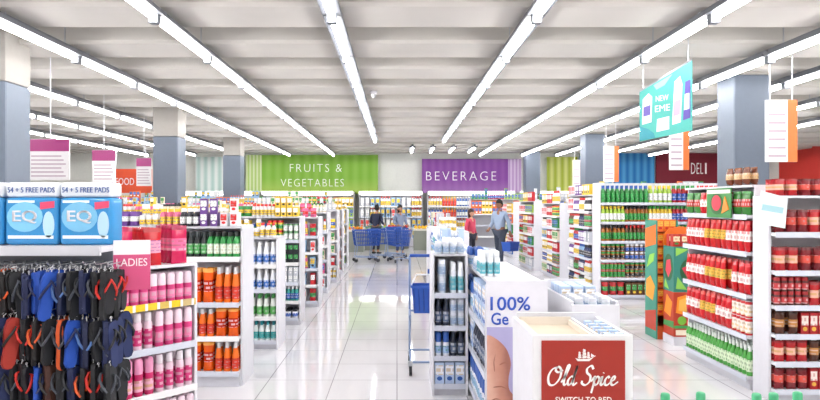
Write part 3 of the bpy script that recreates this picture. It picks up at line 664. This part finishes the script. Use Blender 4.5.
# fruit promo display
t = thing('promo_stand', 'printed promo stand with melon and orange pictures beyond the sauce endcap', 'display', (3.22,7.45,0))
boxobj('base', (-.0,.42,.0,.3,.0,.1), WHITE, t); boxobj('upper_body', (.005,.415,.01,.3,.62,1.15), M('2f8070',.5), t, .005); boxobj('lower_body', (.005,.415,.01,.3,.1,.62), M('b8381c',.5), t, .005)
for nm, pts, yy, cc in (('printed_melon',ell(.24,.86,.16,.17,24,.5),.003,'1f5c34'),('printed_flesh',[(.1,.9),(.2,.72),(.36,.78),(.38,.92),(.3,1.0)],.005,'dc3c50'),('printed_seed',ell(.24,.84,.012,.02,10),.006,'201410'),('printed_seed',ell(.3,.9,.012,.02,10),.006,'201410'),('printed_seed',ell(.19,.88,.012,.02,10),.006,'201410'),('printed_leaf',[(.03,1.04),(.18,1.12),(.03,1.14)],.003,'8cc850'),('printed_leaf',[(.03,.66),(.16,.65),(.05,.8)],.003,'8cc850'),('printed_banner',[(.2,1.04),(.4,1.07),(.4,1.13),(.2,1.11)],.004,'f0c03a'),('printed_orange_slice',[(.03,.38),(.2,.34),(.28,.5),(.18,.6),(.05,.56)],.003,'f08c1a'),('printed_orange_pulp',[(.06,.41),(.18,.38),(.23,.49),(.16,.56),(.07,.53)],.004,'f8b84c'),('printed_orange_slice',[(.22,.3),(.38,.34),(.39,.52),(.3,.58)],.005,'f4b038'),('printed_apple',ell(.1,.29,.05,.05,14),.006,'7cb838'),('printed_apple',ell(.2,.27,.045,.05,14),.007,'e03a2c'),('printed_band',[(.01,.2),(.41,.2),(.41,.24),(.01,.23)],.008,'3f8f46'),('printed_panel',[(.03,.12),(.39,.12),(.39,.18),(.03,.18)],.003,'f4e8d0')):
    b = BM(); poly(b, pts, .01-yy, .012); obj(nm, b, M(cc,.5), t)
for nm, pts, i, cc in (('side_melon',ell(-.15,.9,.12,.16),0,'1f5c34'),('side_flesh',[(-.23,.86),(-.15,.78),(-.07,.88),(-.1,1.0),(-.2,.98)],1,'dc3c50'),('side_leaf',[(-.27,.66),(-.14,.64),(-.24,.76)],0,'8cc850'),('side_orange_slice',[(-.27,.36),(-.1,.32),(-.05,.5),(-.2,.58)],0,'f08c1a'),('side_band',[(-.29,.2),(-.01,.2),(-.01,.28),(-.29,.26)],0,'3f8f46')):
    b = BM(); poly(b, pts, -.002-.001*i, .001); bb = BM(); join(bb, b, Matrix.Translation((.005,0,0))@Matrix.Rotation(-PI/2,4,'Z')); obj(nm, bb, M(cc,.5), t)
b = BM(); poly(b, [(.005,1.15),(.415,1.15),(.415,1.3),(.35,1.36),(.2,1.38),(.06,1.35),(.005,1.28)], .28, .3); obj('header_card', b, M('e2701c',.5), t)
OB = mk_box('juice_box','box','e2701c','f0b040','c8281c',.075,.065,.14,True)
RBX = mk_box('snack_box','box','b8281c','f0d8b0','3f8f3c',.09,.07,.14,True)
for i in range(4):
    for j in range(2): place(RBX,(3.275+i*.1,7.53+j*.11,1.151),0,'small red box standing on the printed promo stand','red boxes on the promo stand')
t = thing('display_rack', 'closed-sided printed rack of juice boxes beside the promo stand', 'rack', (3.16,7.8,0))
OR = M('c8521a',.5); GR = M('3a8f7a',.5)
for xx in (0,.25): boxobj('side_panel', (xx,xx+.015,0,.35,.0,1.45), GR, t)
boxobj('back_panel', (.015,.25,.335,.35,.05,1.45), OR, t)
for k in range(7): boxobj('shelf_tray', (.015,.25,.0,.335,.3+k*.17-.012,.3+k*.17), OR, t)
boxobj('base', (.015,.25,.0,.335,.0,.16), OR, t)
for nm, pts, cc in (('side_band',[(-.34,1.1),(-.01,1.16),(-.01,1.4),(-.34,1.34)],'e2701c'),('side_leaf',[(-.3,.85),(-.08,.95),(-.05,1.05),(-.2,1.02)],'8cc850'),('side_orange_slice',[(-.32,.5),(-.1,.46),(-.04,.64),(-.18,.76),(-.3,.7)],'f0a02c'),('side_band',[(-.34,.1),(-.01,.1),(-.01,.36),(-.34,.3)],'c03a1c')):
    b = BM(); poly(b, pts, -.003, .001); bb = BM(); join(bb, b, Matrix.Rotation(-PI/2,4,'Z')); obj(nm, bb, M(cc,.5), t)
for k in range(7):
    for i in range(3):
        for j in range(4): place(OB,(3.215+i*.076,7.845+j*.075,.301+k*.17),random.uniform(-.05,.05),'orange juice box in the closed-sided printed rack','orange juice boxes in the printed rack')
u = Unit('the tall juice shelf', 'tall white shelf unit of green and amber bottles on the right', 3.5,11.0,0,2.9,.45,2.02,[.08,.38,.69,1.01,1.34,1.67],top=False,strip=None)
for li, sp, sc in ((0,'red pouch|brown box|red box|yellow box|brown box|red pouch|red can',.8),(1,'red can|amber jar|red jar|brown jar|yellow jar|red jar|amber jar',.8),(2,'amber jar|brown jar|red can|yellow bottle|maroon bottle|red bottle|red bottle',.8),(3,'amber bottle|brown bottle|red bottle|yellow bottle|maroon bottle|red bottle|white bottle',.85),(4,'lime bottle|amber bottle|yellow bottle|red bottle|white bottle|maroon bottle|red can',.85),(5,'green bottle|green bottle|lime bottle|red bottle|white bottle|red bottle|brown bottle',.9)): u.fill(li,sp,rows=2,sc=sc)
def endcap(ph, label, x, y1, W, rows_, H=1.8, sc=.75):
    n = len(rows_); lv = [.1+i*(H-.1)/n for i in range(n)]
    u = Unit(ph, label, x, y1, -PI/2, W, .42, H, lv)
    for i, sp in enumerate(rows_): u.fill(i, sp, rows=2, sc=sc)
    return u
endcap('the bottle endcap','white endcap of purple and white bottles beside the juice shelf',3.45,12.95,1.45,['navy bottle|white bottle|black box|white jar','silver box|brown bottle|navy box|white bottle','purple bottle|white bottle|sky bottle|navy bottle','white bottle|red bottle|purple box|silver box','brown bottle|white bottle|navy bottle|red can','white box|purple bottle|white bottle|black bottle']).fill(6,'white box|purple box|yellow box',rows=1)
endcap('the second-farthest right endcap','white endcap of mixed packs two before the man',3.4,15.1,1.5,['cream box|navy box|red can','brown jar|white jar|amber jar','yellow box|white bottle|red box','sky box|red box|cream box','cream bottle|white box|green box','white box|red box|yellow jar'],1.65).fill(6,'yellow box|red box|white bottle',rows=1,sc=1.1)
endcap('the colourful right endcap','white endcap of yellow and red packs just beyond the man',3.3,17.4,1.7,['cream box|silver box','lime box|white box|red box','yellow box|red box|green box','red pouch|cream box|white box','orange box|yellow box|red box','white box|lime box'],1.7).fill(6,'lime box|yellow box|red box',rows=1,sc=1.2)
endcap('the farthest right endcap','white endcap of yellow packs far behind the man',3.5,21.4,1.8,['silver box|blue box','yellow box|red box','cream box|green box','yellow box|orange box','white box|yellow box'],1.7)
for y, x0, x1, H, ph in ((14.2,3.9,9.5,1.75,'the long shelf behind the juice shelf'),(19.0,4.2,11,1.75,'the long shelf near the middle right column'),(22.6,2.6,12,1.8,'the long shelf far right before the wall')):
    u = Unit(ph,'long white shelf unit, '+ph.replace('the ','',1),x0,y,0,x1-x0,.6,H,[.1,.5,.9,1.3])
    pal = 'green box|yellow box|white bottle|red box|blue box|orange box|lime box|brown pouch|silver box|red bottle'
    u.fill(4,mixs(pal,16,y),rows=1,sc=1.0,rstack=True); u.fill(3,mixs(pal,8,y+1),rows=1,sc=1.1,x1=3)

# ---- middle displays
t = thing('display_bin', 'white display bin with the red sign reading Old Spice', 'display', (.93,3.2,0))
boxobj('front_panel', (-.25,.25,0,.02,.0,.995), M('e4e4e6',.4), t, .004)
for a in (-.25,.23): boxobj('side_panel', (a,a+.02,.02,.56,0,.99), WHITE, t)
boxobj('back_panel', (-.23,.23,.54,.56,0,1.015), WHITE, t)
boxobj('bin_floor', (-.23,.23,.02,.54,.90,.92), WHITE, t); boxobj('divider', (.085,.10,.02,.54,.92,.985), WHITE, t)
sg = boxobj('sign_board', (-.208,.208,-.008,0,.45,.968), M('9c2416',.45), t)
def cat(pts, n=8):
    p = [Vector(q) for q in pts]; p = [p[0]*2-p[1]]+p+[p[-1]*2-p[-2]]; out = []
    for i in range(1, len(p)-2):
        for k in range(n):
            s = k/n; a, b_, c, d = p[i-1], p[i], p[i+1], p[i+2]
            out.append(.5*((2*b_)+(c-a)*s+(2*a-5*b_+4*c-d)*s*s+(3*b_-a-3*c+d)*s**3))
    out.append(p[-2]); return out
STR = [[(1.0,2.1),(.35,1.85),(.05,1.0),(.35,.1),(.95,.05),(1.42,.8),(1.4,1.7),(1.0,2.15),(.75,1.75),(1.1,1.5),(1.6,1.75)],
 [(1.7,.3),(2.1,1.3),(2.28,2.2),(2.08,2.28),(1.98,1.4),(2.0,.3),(2.17,0),(2.42,.25)],
 [(3.02,.9),(2.72,1.0),(2.45,.5),(2.6,.03),(2.9,.2),(3.06,.9),(3.2,2.25)],[(3.2,2.25),(3.08,1.2),(3.08,.25),(3.25,0),(3.55,.3)],
 [(5.15,1.85),(4.85,2.25),(4.42,1.95),(4.5,1.45),(4.95,1.05),(5.0,.4),(4.6,0),(4.15,.2),(4.12,.5)],
 [(5.2,.4),(5.5,1.0),(5.54,.3),(5.48,-.95)],[(5.54,.5),(5.77,.98),(6.07,.75),(6.0,.2),(5.77,0),(5.57,.2)],
 [(6.15,.4),(6.37,.98),(6.35,.2),(6.52,0),(6.78,.35)],[(6.42,1.38),(6.46,1.46)],
 [(7.25,.8),(7.05,1.0),(6.8,.6),(6.87,.1),(7.15,0),(7.45,.3)],
 [(7.45,.35),(7.8,.6),(7.87,.93),(7.67,1.0),(7.5,.5),(7.66,.05),(7.95,.04),(8.35,.4)]]
b = BM(); sc = .0425; pen = Vector((math.cos(.6), math.sin(.6)))
for st in STR:
    pp = [Vector((q.x+.22*q.y, q.y)) for q in cat(st)]; L_, R_ = [], []
    for i, q in enumerate(pp):
        d_ = (pp[min(i+1,len(pp)-1)]-pp[max(i-1,0)]); d_.normalize(); nn = Vector((-d_.y,d_.x)); w_ = .07+.075*abs(nn.dot(pen))
        L_.append(q+nn*w_); R_.append(q-nn*w_)
    a_ = [b.verts.new(((q.x-4.4)*sc, -.011, .748+q.y*sc)) for q in L_]; c_ = [b.verts.new(((q.x-4.4)*sc, -.011, .748+q.y*sc)) for q in R_]
    for i in range(len(a_)-1): b.faces.new((a_[i],a_[i+1],c_[i+1],c_[i]))
obj('lettering', b, M('f6f0ec',.5), sg)
text('SWITCH TO RED', -.14,.14,.658,.688,-.008,M('f6f0ec',.5),sg)
b = BM(); e0 = .872; K_ = .82
def kk_(pts): return [(x*K_, e0+(z-e0)*K_) for x, z in pts]
poly(b, kk_([(-.05,e0+.012),(-.03,e0+.006),(.03,e0+.006),(.058,e0+.016),(.034,e0-.006),(-.036,e0-.006)]), -.012,-.008)
tube(b, [(.05*K_,-.010,e0+.014*K_),(.074*K_,-.010,e0+.026*K_)], .0012, 4)
for xx, hh, ww in ((-.026,.040,.012),(.002,.056,.015),(.028,.038,.011)):
    poly(b, kk_([(xx-.001,e0+.006),(xx+.001,e0+.006),(xx+.001,e0+.012+hh),(xx-.001,e0+.012+hh)]), -.011, -.008)
    for k in range(3):
        z0_ = e0+.012+hh*k/3; w_ = ww*(1-.2*k); h_ = hh/3-.003
        poly(b, kk_([(xx-w_*.7,z0_),(xx+w_*.9,z0_),(xx+w_*1.15,z0_+h_*.5),(xx+w_*.9,z0_+h_),(xx-w_*.7,z0_+h_),(xx-w_*.45,z0_+h_*.5)]), -.012,-.008)
poly(b, kk_([(.046,e0+.018),(.068,e0+.026),(.046,e0+.04)]), -.012,-.008)
obj('ship_emblem', b, M('f6f0ec',.5), sg)
t = thing('cardboard_tray', 'flat pale cardboard tray on top of the red-signed white bin', 'tray', (.93,3.48,.921))
boxobj('tray_floor', (-.22,.075,-.25,.24,0,.03), M('cdbfac',.8), t, .003)
for a in ((-.22,.075,-.25,-.235,.03,.06),(-.22,.075,.225,.24,.03,.075),(-.22,-.205,-.235,.225,.03,.06),(.06,.075,-.235,.225,.03,.06)): boxobj('tray_wall', a, M('dbd2c6',.8), t)
for i in range(2):
    for j in range(5): place(PR['pale blue box with white front'],(1.075+i*.058,3.27+j*.085,.921),random.uniform(-.08,.08),'small pale blue box standing beside the pale cardboard tray','boxes beside the cardboard tray',.5)

u = Unit('the display with the poster', 'low white display shelf behind the poster board', .62,6.1,-PI/2,1.6,.42,1.08,[.12,.45,.76],strip=None)
u.fill(0,'white lotion bottle with blue cap',rows=2).fill(1,'pale blue box with white front|dark navy shampoo bottle',rows=2).fill(2,'white lotion bottle with blue cap|pale blue box with white front',rows=2)
u.fill(3,'pale blue box with white front|white lotion bottle with blue cap',rows=3,x1=.55,drop=.05).fill(3,'clear jar with pale lid|white spray can with teal band',rows=3,x0=.75,x1=1.25,drop=.05)
t = thing('poster_board', 'white poster board with a skin close-up and 100% Ge lettering', 'poster', (.62,4.42,0))
boxobj('board', (0,.42,0,.03,.1,1.12), M('e4e3ea',.4), t)
boxobj('lavender_field', (.0,.42,-.003,0,.12,.80), M('a9a4cc',.5), t)
def photo_skin():
    m = bpy.data.materials.new('printed_skin_photo'); m.use_nodes = True; nt = m.node_tree; b = nt.nodes['Principled BSDF']; b.inputs['Roughness'].default_value = .5
    tc = nt.nodes.new('ShaderNodeTexCoord'); sp = nt.nodes.new('ShaderNodeSeparateXYZ'); nt.links.new(tc.outputs['Generated'], sp.inputs[0])
    no = nt.nodes.new('ShaderNodeTexNoise'); no.inputs['Scale'].default_value = 7; no.inputs['Detail'].default_value = 3; nt.links.new(tc.outputs['Object'], no.inputs['Vector'])
    m1 = nt.nodes.new('ShaderNodeMath'); m1.operation = 'MULTIPLY'; m1.inputs[1].default_value = .35; nt.links.new(sp.outputs['Z'], m1.inputs[0])
    m2 = nt.nodes.new('ShaderNodeMath'); m2.operation = 'ADD'; nt.links.new(sp.outputs['X'], m2.inputs[0]); nt.links.new(m1.outputs[0], m2.inputs[1])
    m3 = nt.nodes.new('ShaderNodeMath'); m3.operation = 'MULTIPLY_ADD'; m3.inputs[1].default_value = .45; nt.links.new(no.outputs['Fac'], m3.inputs[0]); nt.links.new(m2.outputs[0], m3.inputs[2])
    cr = nt.nodes.new('ShaderNodeValToRGB'); el = cr.color_ramp.elements
    el[0].position = .2; el[0].color = lin('eccab8'); el[1].position = 1.0; el[1].color = lin('a0685a')
    for p_, c_ in ((.42,'e2b6a2'),(.6,'d4a08c'),(.8,'c08672')): e_ = el.new(p_); e_.color = lin(c_)
    nt.links.new(m3.outputs[0], cr.inputs['Fac']); nt.links.new(cr.outputs['Color'], b.inputs['Base Color'])
    return m
q = [(p.x, p.y) for p in cat([(0,.12),(.24,.12),(.235,.22),(.2,.31),(.155,.37),(.15,.45),(.165,.55),(.14,.64),(.09,.7),(.03,.74),(0,.745)], 5)]
b = BM(); poly(b, q, -.006, -.003); obj('printed_skin', b, photo_skin(), t)
for pts in ([(.15,.37),(.1,.395),(.05,.39),(.05,.384),(.1,.387)],[(.16,.55),(.12,.56),(.09,.545),(.09,.539),(.12,.552)],[(.06,.62),(.045,.56),(.05,.5),(.055,.5),(.051,.56)],[(.1,.3),(.06,.31),(.02,.29),(.02,.284),(.06,.302)]):
    b = BM(); poly(b, [(p.x,p.y) for p in cat(pts,4)], -.0075,-.006); obj('printed_crease', b, M('9c6452',.5), t)
text('100%', .025,.30,.915,1.01,0,M('2650b4',.4),t,bold=.012); text('Ge', .03,.15,.815,.90,0,M('2650b4',.4),t,bold=.012)
t = thing('display_bin', 'plain white open bin right of the poster board', 'display', (1.32,4.25,0))
boxobj('front_panel', (-.16,.16,0,.02,0,.98), WHITE, t, .004); boxobj('back_panel', (-.16,.16,.78,.8,0,1.06), WHITE, t)
for a in (-.16,.14): boxobj('side_panel', (a,a+.02,.02,.78,0,1.0), WHITE, t)
boxobj('bin_floor', (-.14,.14,.02,.78,.89,.91), WHITE, t); boxobj('divider', (-.14,.14,.38,.395,.91,1.0), WHITE, t)
for i in range(3):
    for j in range(8):
        bx_ = j > 3
        place(PR['pale blue box with white front'] if bx_ else PR['clear jar with pale lid'],(1.23+i*.09,4.32+j*.078+(.06 if bx_ else 0),.911),0,('pale blue box' if bx_ else 'pale jar')+' inside the plain white bin',('boxes' if bx_ else 'pale jars')+' in the plain white bin')
u = Unit('narrow shelf by the trolley', 'narrow white shelf unit in front of the basket trolley', .30,5.5,0,.31,.4,1.2,[.1,.34,.6,.88],top=True,strip=None)
u.fill(0,'pale blue box with white front',rows=3).fill(1,'white lotion bottle with blue cap|dark navy shampoo bottle',rows=4).fill(2,'dark navy shampoo bottle|clear jar with pale lid',rows=4).fill(3,'clear jar with pale lid|white spray can with teal band',rows=4).fill(4,'clear jar with pale lid',rows=2)
u = Unit('the display beyond the trolley', 'white display shelf of spray cans beyond the trolley', .52,10.0,-PI/2,2.9,.45,1.05,[.12,.45,.75],strip=None)
u.fill(0,'silver box|sky box|white box|navy box',rows=1).fill(1,'white bottle|navy bottle|sky bottle|white jar',rows=1).fill(2,'sky box|white bottle|silver box|blue box',rows=1)
u.fill(3,'blue spray can|white spray can with teal band|white bottle with blue label|clear jar with pale lid|pale blue box with white front|white spray can with teal band',rows=4,drop=.08,rstack=True)
t = thing('promo_stand', 'white promotional stand with a blue oval emblem', 'display', (X(437,10.4),10.35,0))
boxobj('body', (-.16,.16,0,.3,0,1.28), WHITE, t, .02); b = BM(); poly(b, ell(0,1.12,.11,.10), -.006, 0); obj('emblem', b, M('2f57ac',.4), t)
b = BM(); poly(b, ell(0,1.13,.06,.05), -.01, -.006); obj('emblem_center', b, WHITE, t); boxobj('blue_band', (-.155,.155,-.004,.0,.5,.6), M('2f57ac',.4), t)
u = Unit('the farther middle display', 'white middle display shelf between the stand and the pink woman', .75,15.6,-PI/2,4.5,.5,1.15,[.12,.45,.8],strip=None)
for li, sp in ((0,'silver box|blue box|red box'),(1,'sky box|white box|red box|navy box'),(2,'white bottle|blue box|yellow box')): u.fill(li,sp,rows=1,sc=.85)
u.fill(3,'white bottle|blue box|cream box|sky bottle|red box|silver box|white jar',rows=4,sc=.8,rstack=True)

# ---- trolleys and baskets
BLUE = M('1f4a9e',.35); LBL = M('7f94b8',.35)
def wheels(t, pts, r=.058):
    for sx, yy in pts:
        b = BM(); tube(b, [(sx-.014,yy,r),(sx+.014,yy,r)], r, 14); wq = obj('wheel', b, DARK, t)
        b = BM(); box(b, sx-.02, sx+.02, yy-.018, yy+.018, r+.035, r+.09); obj('caster', b, STEEL, wq)
def cart(loc, rz, label):
    t = thing('shopping_trolley', label, 'trolley', loc, rz)
    b = BM()
    def lvl(z): k = (z-.5)/.45; return .2+.06*k, -.40-.06*k, .30+.06*k
    for z in (.5,.62,.74,.86,.95):
        w, y0, y1 = lvl(z); tube(b, [(-w,y0,z),(w,y0,z),(w,y1,z),(-w,y1,z),(-w,y0,z)], .014 if z == .95 else .008, 5)
    w0, a0, c0 = lvl(.5); w1, a1, c1 = lvl(.95)
    for i in range(15):
        s = i/14
        for sg in (-1,1): tube(b, [(sg*w0,a0+(c0-a0)*s,.5),(sg*w1,a1+(c1-a1)*s,.95)], .007, 4)
        if i % 2 == 0: tube(b, [(-w0,a0+(c0-a0)*s,.5),(w0,a0+(c0-a0)*s,.5)], .006, 4)
    for i in range(9):
        s = i/8*2-1
        tube(b, [(s*w0,a0,.5),(s*w1,a1,.95)], .007, 4); tube(b, [(s*w0,c0,.5),(s*w1,c1,.95)], .007, 4); tube(b, [(s*w0,a0,.5),(s*w0,c0,.5)], .006, 4)
    obj('basket', b, BLUE, t)
    b = BM()
    for sg in (-1,1): tube(b, [(sg*.26,c1+.03,1.03),(sg*.25,c1-.02,.93),(sg*.23,.26,.45),(sg*.22,.3,.16),(sg*.21,-.36,.13)], .013, 6)
    tube(b, [(-.22,.3,.16),(.22,.3,.16)], .012, 6); tube(b, [(-.21,-.36,.13),(.21,-.36,.13)], .012, 6)
    obj('frame', b, LBL, t)
    b = BM(); tube(b, [(-.27,c1+.03,1.03),(.27,c1+.03,1.03)], .018, 8); obj('handle', b, BLUE, t)
    wheels(t, [(sx*.215,yy) for sx in (-1,1) for yy in (.3,-.36)])
    t.scale = (.95,.95,.95)
cart((X(365,18.3),18.3,0), PI/2+.2, 'leftmost blue trolley of the group down the aisle')
cart((X(380,19.0),19.0,0), PI/2-.1, 'middle blue trolley in front of the dark-haired shopper')
cart((X(398,18.3),18.2,0), .35, 'rightmost blue trolley, before the long-haired woman')
cart((X(394,19.6),19.6,0), PI/2, 'half-hidden blue trolley behind the rightmost one')
def basket(loc, rz, label, w=.2, d=.14, h=.24):
    t = thing('shopping_basket', label, 'basket', loc, rz)
    q = math.sqrt(2)
    b = BM(); lathe(b, [(0,0),(.86,0),(.93,h*.55),(.95,h*.62),(1.0,h*.93),(1.06,h*.94),(1.06,h),(.96,h),(.84,.012),(0,.012)], 4, 0, w*q, d*q, (0,0,0), PI/4); obj('body', b, M('2656b4',.35), t)
    b = BM()
    for i in range(7):
        s = i/6*2-1
        for sg in (-1,1): tube(b, [(s*w*.8,sg*d*.88,.02),(s*w*.9,sg*d*1.0,h*.9)], .006, 4)
    obj('ribs', b, M('1c4498',.35), t)
    b = BM(); tube(b, [(-w,0,h),(-w*.7,.0,h+.1),(w*.7,0,h+.1),(w,0,h)], .009, 6); obj('handle', b, M('e0e4ea',.4), t)
t = thing('basket_trolley', 'slim pale blue basket trolley behind the narrow middle shelf', 'trolley', (.31,6.35,0))
b = BM()
for sg in (-1,1): tube(b, [(sg*.18,-.2,.13),(sg*.18,.24,.15),(sg*.18,.26,.5),(sg*.18,.22,1.12)], .011, 6)
for zz, yy in ((.15,.24),(.13,-.2),(.55,.26)): tube(b, [(-.18,yy,zz),(.18,yy,zz)], .011, 6)
for sg in (-1,1):
    tube(b, [(sg*.18,.26,.56),(sg*.18,-.12,.56)], .01, 6); tube(b, [(sg*.18,-.12,.56),(sg*.18,.25,.2)], .008, 6)
obj('frame', b, LBL, t)
b = BM(); tube(b, [(-.18,.22,1.12),(.18,.22,1.12)], .016, 8); obj('handle', b, BLUE, t)
wheels(t, [(sx*.18,yy) for sx in (-1,1) for yy in (.24,-.2)], .05)
basket((.31,6.40,.575), 0, 'blue shopping basket resting on the slim basket trolley', .165, .12, .27)
c_, s_ = math.cos(MR), math.sin(MR); hx, hy = .28, .07
basket((MX+hx*c_-hy*s_, MD+hx*s_+hy*c_, .44), MR+PI/2, 'blue shopping basket held by the man in the jacket')

# ---- green bottles at the bottom edge
t = thing('display_table', 'low white table under the green-capped bottles', 'table', (1.40,2.6,0))
boxobj('tabletop', (-.42,.42,-.15,.15,.56,.6), WHITE, t, .006)
for sx in (-.38,.35):
    for yy in (-.13,.1): boxobj('leg', (sx,sx+.03,yy,yy+.03,0,.56), STEEL, t)
GB = mk_bottle('drink_bottle','bottle','9fd4b4','48a878','eef4ee',.033,.281,'dome',True,1.0,20)
for px in (666, 703, 757, 775, 801): place(GB,(X(px,2.6),2.6+random.uniform(-.03,.03),.601),0,'green-capped bottle poking up at the bottom right corner','green-capped bottles at the bottom edge',1,True)

# ---- far area
for x0, x1, lab, tp in ((-9.6,-5.5,'chiller cabinet left of the green sign','silver box|lime box|cream box|orange box'),(-5.3,-1.7,'chiller cabinet under the green sign','lime box|yellow box|red box|green box'),(-1.5,1.0,'bright chiller cabinet at the end of the aisle','white box|sky box|silver box|white bottle'),(1.2,4.6,'chiller cabinet under the beverage sign','red bottle|blue bottle|white bottle|orange bottle|silver box|yellow box'),(4.8,8.4,'chiller cabinet right of the beverage sign','yellow box|silver box|red box|blue box')):
    u = Unit('the '+lab,'white '+lab,x0,25.2,0,x1-x0,.7,2.0,[.3,.72,1.14,1.56],top=False,canopy=True)
    b = BM(); box(b, .1, x1-x0-.1, -.2, -.1, 1.995, 2.015); obj('light_strip', b, M('fffefa',.4,0,8), u.t)
    for li in range(4): u.fill(li,mixs(tp,6,x0+li),rows=1,sc=1.3)
fruit = []
for nm, hx in (('orange','ee8a1c'),('green apple','8cc23c'),('red apple','c42a24'),('yellow mango','f0be30')):
    b = BM(); lathe(b, [(0,.012),(.03,.0),(.07,.03),(.08,.075),(.065,.125),(.03,.145),(0,.135)], 10); tube(b, [(0,0,.13),(.008,0,.165)], .006, 4)
    fruit.append((nm, part_proto('fruit', nm.replace(' ','_'), [(nm, fin('fruit', b, M(hx,.5), True))], .16,.16,.15)))
for i, (px, d) in enumerate(((352,22),(376,22.8),(398,23.6),(425,22.8),(446,22.2))):
    w = ['leftmost','second','middle','fourth','rightmost'][i]
    t = thing('produce_stand', 'sloped %s produce stand at the end of the aisle' % w, 'stand', (X(px,d),d,0))
    boxobj('base', (-.4,.4,0,.6,0,.7), M('8a8f84',.6), t, .01); boxobj('tray', (-.42,.42,-.03,.62,.7,.76), M('d8d4c8',.5), t)
    for k in range(12):
        nm, p = fruit[(i+k//6) % 4]
        place(p,(X(px,d)-.32+(k % 6)*.128*.98, d+.1+(k//6)*.2,.761),0,'%s on the %s produce stand' % (nm,w),'%s fruit on the %s produce stand' % (nm,w),.78)

# ------------------------------------------------------------------ leave out products the photograph shows nothing of
bpy.context.view_layer.update()
verts, faces, own = [], [], []
pset = {}
for i, (o, p) in enumerate(PRODS):
    pset[o.name] = i
    k = len(verts); mw = o.matrix_world; w, d, h = p['w']*.42, p['d']*.42, p['h']
    for z in (0, h*.9):
        for yy in (-d, d):
            for xx in (-w, w): verts.append(mw@Vector((xx,yy,z)))
    for f in ((0,2,3,1),(4,5,7,6),(0,1,5,4),(2,6,7,3),(0,4,6,2),(1,3,7,5)): faces.append([k+q for q in f]); own.append(i)
for o in C.objects:
    if o.type != 'MESH': continue
    r = o
    while r.parent: r = r.parent
    if r.name in pset or o.name.startswith(('basket','body','hook')): continue
    k = len(verts); mw = o.matrix_world
    verts.extend(mw@v.co for v in o.data.vertices)
    for pl in o.data.polygons: faces.append([k+q for q in pl.vertices]); own.append(-1)
tree = BVHTree.FromPolygons(verts, faces)
kept = 0
for i, (o, p) in enumerate(PRODS):
    mw = o.matrix_world; w, d, h = p['w']*.45, p['d']*.45, p['h']; vis = False
    for cx in (0, -.5, .5):
        cpos = Vector((cx,0,1.65))
        for zz in (.97,.6,.2):
            for yy in (-1,1):
                for xx in (-.9,0,.9):
                    q = mw@Vector((xx*w,yy*d,zz*h)); px = 397+640*(q.x-cx)/q.y; py = 204-640*(q.z-1.65)/q.y
                    if px < -25 or px > 845 or py > 425: continue
                    dv = q-cpos; L = dv.length
                    hit = tree.ray_cast(cpos, dv/L, L-.004)
                    if hit[0] is None or own[hit[2]] == i: vis = True; break
                if vis: break
            if vis: break
        if vis: break
    if vis: kept += 1
    else:
        for c in list(o.children): bpy.data.objects.remove(c)
        bpy.data.objects.remove(o)
print('kept', kept, 'of', len(PRODS))

# ------------------------------------------------------------------ camera, world
cam = bpy.data.cameras.new('camera'); co = bpy.data.objects.new('camera', cam); C.objects.link(co)
co.location = (0,0,1.65); co.rotation_euler = (PI/2,0,0)
cam.sensor_width = 36; cam.lens = 640/820*36; cam.shift_x = 13/820; cam.shift_y = 4/820; cam.clip_end = 200
S.camera = co
w = bpy.data.worlds.new('world'); S.world = w; w.use_nodes = True
w.node_tree.nodes['Background'].inputs[0].default_value = (.9,.93,1,1); w.node_tree.nodes['Background'].inputs[1].default_value = .3
S.view_settings.view_transform = 'Standard'
S.view_settings.exposure = 0
print('objects', len(bpy.data.objects))
